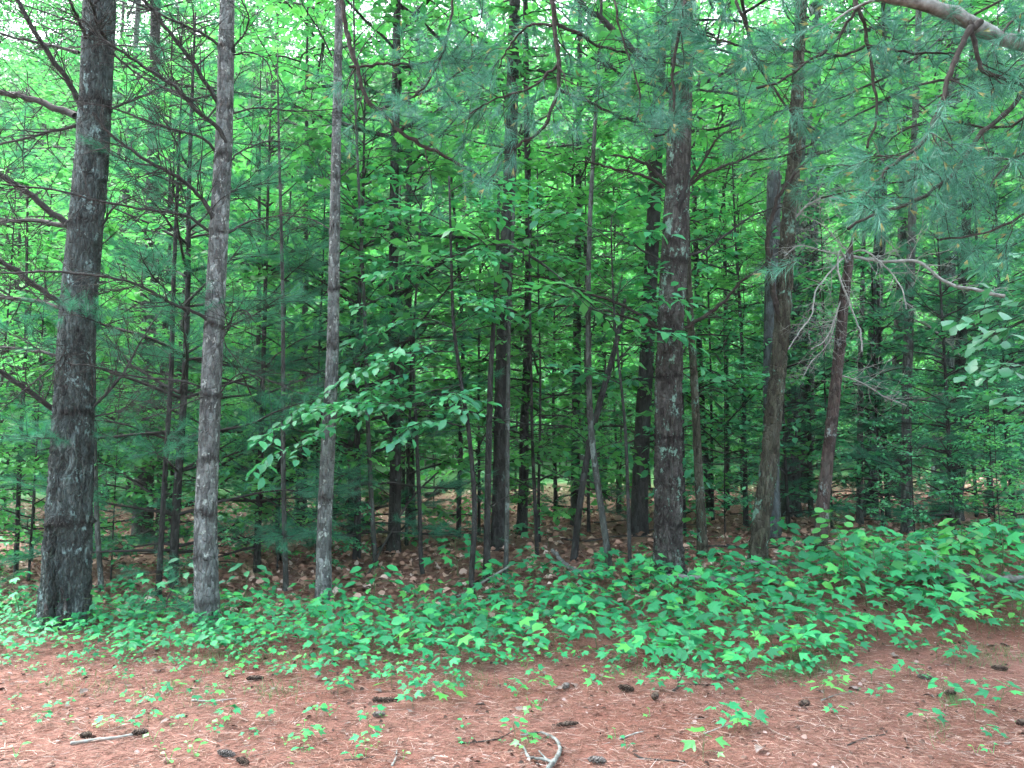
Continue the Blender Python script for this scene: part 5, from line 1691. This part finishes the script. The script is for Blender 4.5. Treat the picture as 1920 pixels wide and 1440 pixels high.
# ------------------------------------------------------------------ litter
lr = np.random.default_rng(55)
g = Geo()
n = 118000
ny_ = 3.0 + 6.0 * lr.uniform(0, 1, n) ** 1.5
nx_ = lr.uniform(-1, 1, n) * (0.70 * ny_ + 0.4)
a = lr.uniform(0, 6.283, n)
base = np.stack([nx_, ny_, height(nx_, ny_) + lr.uniform(0.001, 0.012, n)], -1)
d = np.stack([np.cos(a), np.sin(a), lr.normal(0.02, 0.10, n)], -1)
g.blades(base, d, lr.uniform(0.05, 0.12, n), 0.0030, lr)
tag(link('needle_litter', g.mesh('needle_litter', M['needle_litter'])), 'loose bed of fallen reddish pine needles over the clearing', 'needle litter', None, 'stuff')

g = Geo()
n = 16000
yy = 7.2 + 13 * lr.uniform(0, 1, n) ** 1.6
xx = lr.uniform(-1, 1, n) * (0.70 * yy + 0.5)
keep = lr.uniform(0, 1, n) < np.clip((yy - 7.0 - 0.1 * xx) / 1.5, 0.05, 1)
xx, yy = xx[keep], yy[keep]
m = len(xx)
pos = np.stack([xx, yy, height(xx, yy) + lr.uniform(0.004, 0.03, m)], -1)
a = lr.uniform(0, 6.283, m)
dd = np.stack([np.cos(a), np.sin(a), lr.normal(0, 0.25, m)], -1)
nor = nrm(UP + lr.normal(size=(m, 3)) * 0.45)
CURL = (LEAF4[0] * np.array([1, 1.3, 2.2]), LEAF4[1])
g.leaves(pos, dd, nor, lr.uniform(0.05, 0.12, m), CURL)
tag(link('leaf_litter', g.mesh('leaf_litter', M['leaf_litter'])), 'brown fallen leaves covering the floor of the wood', 'leaf litter', None, 'stuff')

# dead leaves and bark scraps one can tell apart on the needles
DEAD = []
for k in range(4):
    r = np.random.default_rng(800 + k)
    V, T = (BROAD if k % 2 else MAPLES[k])
    V = V.copy()
    V[:, 2] = V[:, 2] * 1.5 + 0.25 * V[:, 1] ** 2 * (1 + k) + r.normal(0, 0.03, len(V))
    V[:, 2] -= V[:, 2].min()
    DEAD.append(build_mesh('dead_leaf', V, None, T, (M['dead_leaf'],)))
for q, (px, py) in enumerate([(45, 1335), (165, 1300), (120, 1330), (300, 1365), (510, 1300), (600, 1275), (290, 1265), (1010, 1268), (1055, 1300), (1105, 1262), (1065, 1288), (1120, 1272), (660, 1360), (890, 1330), (775, 1340), (1395, 1272), (1350, 1285),
                              (1590, 1295), (1670, 1235), (1730, 1310), (1840, 1230), (1890, 1215), (1850, 1215), (1420, 1422), (820, 1425), (1240, 1250), (1530, 1300), (1720, 1270), (1600, 1240), (1900, 1400), (240, 1290), (700, 1300), (980, 1330), (1770, 1250)]):
    p = G(px, py)
    o = link('dead_leaf', DEAD[q % 4], None, (p[0], p[1], p[2] + 0.008))
    o.rotation_euler = (lr.normal(0, 0.2), lr.normal(0, 0.2), lr.uniform(0, 6.28))
    s = lr.uniform(0.04, 0.09)
    o.scale = (s, s, s)
    tag(o, 'curled grey dead leaf on the open needles ' + before(p[0], p[1]), 'leaf', 'dead leaves on the needles')

g = Geo()
n = 1500
yy = 3.1 + 4.2 * lr.uniform(0, 1, n)
xx = lr.uniform(-1, 1, n) * (0.70 * yy + 0.3)
a = lr.uniform(0, 6.283, n)
g.leaves(np.stack([xx, yy, height(xx, yy) + lr.uniform(0.006, 0.016, n)], -1), np.stack([np.cos(a), np.sin(a), lr.normal(0, 0.2, n)], -1), nrm(UP + lr.normal(size=(n, 3)) * 0.4), lr.uniform(0.012, 0.045, n), CURL)
M['flake'] = plain_mat('bark_and_leaf_flakes', [(0.0, (0.013, 0.008, 0.006)), (0.4, (0.052, 0.029, 0.022)), (0.7, (0.140, 0.090, 0.072)), (1.0, (0.280, 0.222, 0.209))], 0.8, per_island=True)
tag(link('bark_flakes', g.mesh('bark_flakes', M['flake'])), 'tiny flakes of bark and leaf scattered on the needles', 'debris', None, 'stuff')

SPROUT = []
for k in range(5):
    r = np.random.default_rng(970 + k)
    g = Geo()
    for q in range(int(r.integers(2, 5))):
        a_ = q * 2.1 + r.uniform(0, 1)
        h_ = r.uniform(0.015, 0.05)
        p1 = np.array([math.cos(a_) * 0.018, math.sin(a_) * 0.018, h_])
        g.tube(np.array([[0, 0, -0.005], p1 * 0.6, p1]), 0.0011, 3)
        g.leaves(p1[None], np.array([[math.cos(a_), math.sin(a_), 0.05]]), np.array([[r.normal(0, 0.2), -0.35, 1.0]]), np.array([r.uniform(0.022, 0.042)]), MAPLES[3] if k % 2 else LEAF4)
    SPROUT.append(g.mesh('tiny_sprout', M['leaf_lime'] if k % 3 else M['leaf_cover']))
for q in range(90):
    py = 1250 + 185 * lr.uniform(0, 1) ** 1.4
    p = G(lr.uniform(0, 1920) if q % 3 else lr.uniform(0, 700), py)
    o = link('tiny_sprout', SPROUT[q % 5], None, p)
    o.rotation_euler = (0, 0, lr.normal(0, 0.8))
    s_ = lr.uniform(0.6, 1.4)
    o.scale = (s_, s_, s_)
    tag(o, 'tiny green sprout dotted over the open needles ' + before(p[0], p[1]), 'sprout', 'tiny sprouts on the needles')

# ------------------------------------------------------------------ cones
def cone_mesh(length, rad, seed, mat, open_=0.75):
    r = np.random.default_rng(seed)
    g = Geo()
    c = spline([[0, 0, 0], [length * 0.5, length * 0.04, 0], [length, 0, 0]], 12)
    prof = lambda t: rad * (math.sin(math.pi * min(1, t * 0.9 + 0.12)) ** 0.6) * (1 - 0.25 * t)
    g.tube(c, [max(0.2 * prof(k / 11), 0.003) for k in range(12)], 7, True)
    n = 62
    for k in range(n):
        t = (k + 0.5) / n
        p = np.array([length * t, 0, 0])
        a = k * 2.39996
        out = np.array([0, math.cos(a), math.sin(a)])
        d = nrm(out * open_ + np.array([0.75, 0, 0]) + r.normal(size=3) * 0.06)
        L = prof(t) * 1.25
        side = np.array([0, -math.sin(a), math.cos(a)])
        w = 0.0085 * (0.55 + 0.6 * prof(t) / rad)
        nn = np.cross(d, side)
        b0 = p + out * 0.12 * rad
        V = np.array([b0 - side * w * 0.4, b0 + side * w * 0.4, b0 + d * L * 0.65 + side * w, b0 + d * L + nn * 0.002, b0 + d * L * 0.65 - side * w,
                      b0 + d * L * 0.75 + nn * 0.0035, b0 + d * L * 0.6 - nn * 0.003])
        T = np.array([[0, 1, 5], [1, 2, 5], [2, 3, 5], [3, 4, 5], [4, 0, 5], [1, 0, 6], [2, 1, 6], [3, 2, 6], [4, 3, 6], [0, 4, 6]])
        g.add(V, None, T)
    return g.mesh('pine_cone', mat)


for q, (px, py, L, R, ang, grey, lab) in enumerate([
    (1064, 1363, 0.145, 0.022, 0.35, 0, 'long dark pine cone lying alone, nearest the forked grey branch'),
    (1174, 1298, 0.115, 0.030, -0.5, 0, 'fat dark pine cone, left one of the close pair on the needles'),
    (1228, 1314, 0.085, 0.028, 1.2, 0, 'stubby pine cone seen end-on, right one of the close pair'),
    (722, 1317, 0.17, 0.022, 0.15, 0, 'long dark pine cone half hidden by seedlings left of centre'),
    (1508, 1326, 0.09, 0.026, 0.5, 0, 'dark pine cone right of the close pair, alone on bare needles'),
    (1782, 1306, 0.085, 0.026, 0.3, 0, 'dark pine cone beside a grass tuft at the right'),
    (1874, 1258, 0.11, 0.026, -0.3, 0, 'dark pine cone among sparse plants near the right edge'),
    (1914, 1361, 0.07, 0.024, 0.2, 0, 'dark pine cone cut by the right edge'),
    (262, 1380, 0.09, 0.024, 0.3, 0, 'dark pine cone at the right end of the pale stick, lower left'),
    (160, 1386, 0.065, 0.024, 0.1, 0, 'small dark pine cone behind the pale stick, lower left'),
    (424, 1421, 0.12, 0.024, -0.35, 1, 'grey weathered pine cone near the bottom edge at the left'),
    (455, 1434, 0.10, 0.022, -0.6, 0, 'dark pine cone at the bottom edge beside the grey weathered one'),
    (1119, 1433, 0.10, 0.026, -0.2, 1, 'grey weathered pine cone right of the forked grey branch'),
    (1347, 1276, 0.115, 0.028, 0.2, 1, 'grey weathered pine cone at the edge of the middle ground cover'),
    (1735, 1276, 0.11, 0.026, -0.3, 1, 'grey weathered pine cone at the edge of the right ground cover'),
    (1060, 1292, 0.08, 0.026, 0.9, 1, 'grey weathered pine cone left of the dark close pair'),
    (478, 1278, 0.12, 0.024, 0.25, 0, 'dark pine cone among the left seedlings'),
    (710, 1345, 0.08, 0.022, 0.2, 1, 'grey worn pine cone just below the long half-hidden one'),
]):
    p = G(px, py)
    o = link('pine_cone', cone_mesh(L, R, 900 + q, M['cone_grey'] if grey else M['cone'], 0.55 if q == 0 else 0.85), None, (p[0] - math.cos(ang) * L / 2, p[1] - math.sin(ang) * L / 2, p[2] + R * 0.85))
    o.rotation_euler = (0, 0.02, ang)
    tag(o, lab, 'cone')


# ------------------------------------------------------------------ sticks and logs on the ground
def stick(label, paths, mat, name='fallen_stick', lift=0.0, cat='stick', twigs=0):
    base = None
    g = Geo()
    for px, w0, w1 in paths:
        pts = []
        for v in px:
            p = G(v[0], v[1]) if len(v) == 2 else P(v[0], v[1], v[2])
            if len(v) == 2:
                p = p + UP * (w0 / 2 / F_PX * p[1] + lift)
            pts.append(p)
        if base is None:
            base = pts[0].copy()
        n = len(pts) * 6
        c = spline(pts, n)
        dd = c[:, 1].mean()
        c = c + lr.normal(size=c.shape) * (w0 / F_PX * dd * 0.06)
        g.tube(c, np.linspace(w0, w1, n) / 2 / F_PX * dd * (1 + 0.12 * np.sin(np.arange(n) * 1.7)), 8, True)
        for _ in range(twigs):
            k = int(lr.integers(1, n - 1))
            g.tube(wiggle(c[k], perp_dir(nrm(c[k + 1] - c[k]), lr, 0.9, 0.4), lr.uniform(0.05, 0.3), 4, lr, 0.15), np.linspace(0.003, 0.001, 5), 4)
    o = link(name, g.mesh(name, mat, True, base), None, base)
    return tag(o, label, cat)


stick('forked grey branch curved like an antler at the bottom edge',
      [([(1028, 1452), (1040, 1436), (1049, 1420), (1049, 1408), (1042, 1396), (1030, 1388), (1016, 1384), (1004, 1383), (975, 1388)], 9, 3),
       ([(1038, 1438), (1022, 1434), (1004, 1431), (990, 1427), (983, 1412), (970, 1402), (962, 1399)], 6, 3), ([(1026, 1434), (1018, 1425), (1010, 1415)], 4, 2)], M['limb'], 'fallen_branch', 0.01)
stick('straight pale stick lying at the lower left', [([(132, 1398), (180, 1391), (225, 1386), (270, 1377)], 6, 4)], M['twig_pale'])
stick('thin stick curving across the needles below centre', [([(862, 1398), (900, 1393), (935, 1387), (965, 1372)], 3, 2)], M['twig'])
stick('short pale stick right of the long dark cone', [([(1162, 1390), (1185, 1380), (1208, 1373)], 4, 2)], M['twig_pale'])
stick('grey stick at the bottom edge right of centre', [([(1190, 1418), (1204, 1426), (1240, 1428), (1285, 1430)], 4, 3)], M['twig'])
stick('thin forked stick at the bottom edge left of centre', [([(735, 1440), (742, 1425), (744, 1408)], 4, 2)], M['twig_pale'])
stick('thin stick lying level near the left bottom edge', [([(645, 1428), (675, 1425), (704, 1421)], 3, 2)], M['twig'])
stick('grey twig behind the two dark cones', [([(1262, 1298), (1280, 1288), (1302, 1286), (1340, 1288)], 4, 2)], M['twig'], twigs=3)
stick('thin pale twig on the needles, right half', [([(1320, 1378), (1350, 1366), (1382, 1354)], 3, 2)], M['twig_pale'])
stick('thin brown twig, right of the middle foreground', [([(1590, 1400), (1620, 1388), (1660, 1379)], 3, 2)], M['twig'])
stick('thin pale twig by the right edge', [([(1540, 1315), (1570, 1305), (1600, 1300)], 2.5, 1.5)], M['twig_pale'])
stick('stick under the left seedlings', [([(360, 1316), (400, 1318), (440, 1312)], 4, 2)], M['twig_pale'])
stick('dark slanting pole leaning up through the gap left of centre', [([(645, 1168), (672, 1110, 8.2), (704, 1050, 8.6), (740, 985, 9.0), (775, 930, 9.4), (822, 885, 9.8)], 6, 4)], M['twig'], 'leaning_pole', 0, 'pole', 3)
stick('pale bent stick at the back of the ground cover, right of the middle trunks', [([(1036, 1042), (1050, 1060), (1070, 1077), (1095, 1084), (1132, 1086)], 8, 9)], M['limb'], 'fallen_stick', 0.04)
stick('slanting dead branch at the feet of the middle trunks', [([(848, 1132), (880, 1106, 8.0), (915, 1085, 8.1), (957, 1060, 8.3)], 5, 4)], M['twig_pale'], 'fallen_branch', 0.02, 'branch', 3)
stick('bleached log half sunk in leaves below the scaly pine', [([(1236, 1106), (1290, 1110), (1350, 1113), (1440, 1114)], 12, 8)], M['limb'], 'fallen_log', 0.10, 'log')
stick('bleached log in front of the leaning oak', [([(1398, 1070), (1440, 1070), (1480, 1072), (1530, 1078)], 10, 7)], M['limb'], 'fallen_log', 0.05, 'log')
stick('long grey log behind the leaves at the right edge', [([(1770, 1112), (1830, 1108), (1880, 1110), (1960, 1116)], 16, 14)], M['limb'], 'fallen_log', 0.08, 'log')
stick('dark fallen log across the floor of the wood left of centre', [([(560, 972), (640, 960), (700, 950), (760, 940)], 12, 8)], M['dark'], 'fallen_log', 0.02, 'log', 4)
stick('thin dark log lying behind the middle trunks', [([(800, 935), (860, 915), (900, 905), (960, 912)], 9, 7)], M['dark'], 'fallen_log', 0.02, 'log', 3)
stick('dark brush pole slanting in the gap right of the leaning pole', [([(700, 1040), (760, 985, 10.2), (800, 940, 10.6), (830, 900, 11)], 5, 3)], M['twig'], 'leaning_pole', 0, 'pole', 4)
stick('arching thin twig over the floor left of the reddish stem', [([(1480, 1030), (1510, 1018, 8.6), (1560, 1015, 8.5), (1600, 1018)], 3, 2)], M['twig_pale'], 'fallen_stick')
for q in range(14):
    y = lr.uniform(8.5, 13)
    x = lr.uniform(-0.6 * y, 0.6 * y)
    a = lr.uniform(-0.6, 0.6)
    L = lr.uniform(0.5, 1.8)
    pts = [np.array([x + math.cos(a) * L * t, y + math.sin(a) * L * t, 0]) for t in np.linspace(0, 1, 5)]
    for p in pts:
        p[2] = float(height(p[0], p[1])) + 0.03 + lr.uniform(0, 0.04)
    g = Geo()
    g.tube(spline(pts, 20), np.linspace(0.012, 0.005, 20), 6, True)
    tag(link('fallen_stick', g.mesh('fallen_stick', M['twig'], True, pts[0]), None, pts[0]), 'dead stick lying on the brown floor of the wood ' + behind(x, y), 'stick', 'sticks on the floor of the wood')

# ------------------------------------------------------------------ sparse grass
g = Geo()
for cx, cy_, n, sx, sy in [(430, 1240, 240, 90, 25), (520, 1300, 120, 60, 25), (330, 1300, 160, 120, 25), (1520, 1250, 320, 60, 22), (1480, 1270, 160, 60, 15), (1850, 1235, 260, 90, 25), (1790, 1320, 90, 25, 12), (1760, 1370, 40, 20, 30), (880, 1280, 120, 80, 20), (560, 1240, 160, 60, 20), (140, 1290, 120, 100, 30), (1880, 1170, 200, 50, 18), (1200, 1265, 120, 120, 15)]:
    for _ in range(n):
        p = G(cx + lr.normal(0, sx * 0.5), cy_ + lr.normal(0, sy * 0.5))
        k = int(lr.integers(1, 3))
        dirs = np.stack([lr.normal(0, 0.45, k), lr.normal(0, 0.45, k), np.ones(k)], -1)
        g.needles(np.repeat(p[None], k, 0), dirs, lr.uniform(0.03, 0.12, k), 0.0022, lr, 0.45)
tag(link('grass', g.mesh('grass', M['grass'])), 'thin sparse grass along the edge of the needles', 'grass', None, 'stuff')


# thin haze volume added to lift the dark gaps between the trunks
bm_v = np.array([[x, y, z] for z in (-4, 125) for y in (-520, 620) for x in (-520, 520)], float)
bm_q = np.array([[0, 2, 3, 1], [4, 5, 7, 6], [0, 1, 5, 4], [2, 6, 7, 3], [0, 4, 6, 2], [1, 3, 7, 5]])
hm, hnt, hout = new_mat('pale_haze')
pv = hnt.nodes.new('ShaderNodeVolumePrincipled')
pv.inputs['Color'].default_value = (0.80, 0.93, 0.90, 1)
pv.inputs['Density'].default_value = 0.0007
pv.inputs['Anisotropy'].default_value = 0.2
hnt.links.new(pv.outputs[0], hout.inputs['Volume'])
tag(link('haze', build_mesh('haze', bm_v, bm_q, None, (hm,))), 'thin pale haze added to lift the darks between the trunks', 'haze', None, 'stuff')
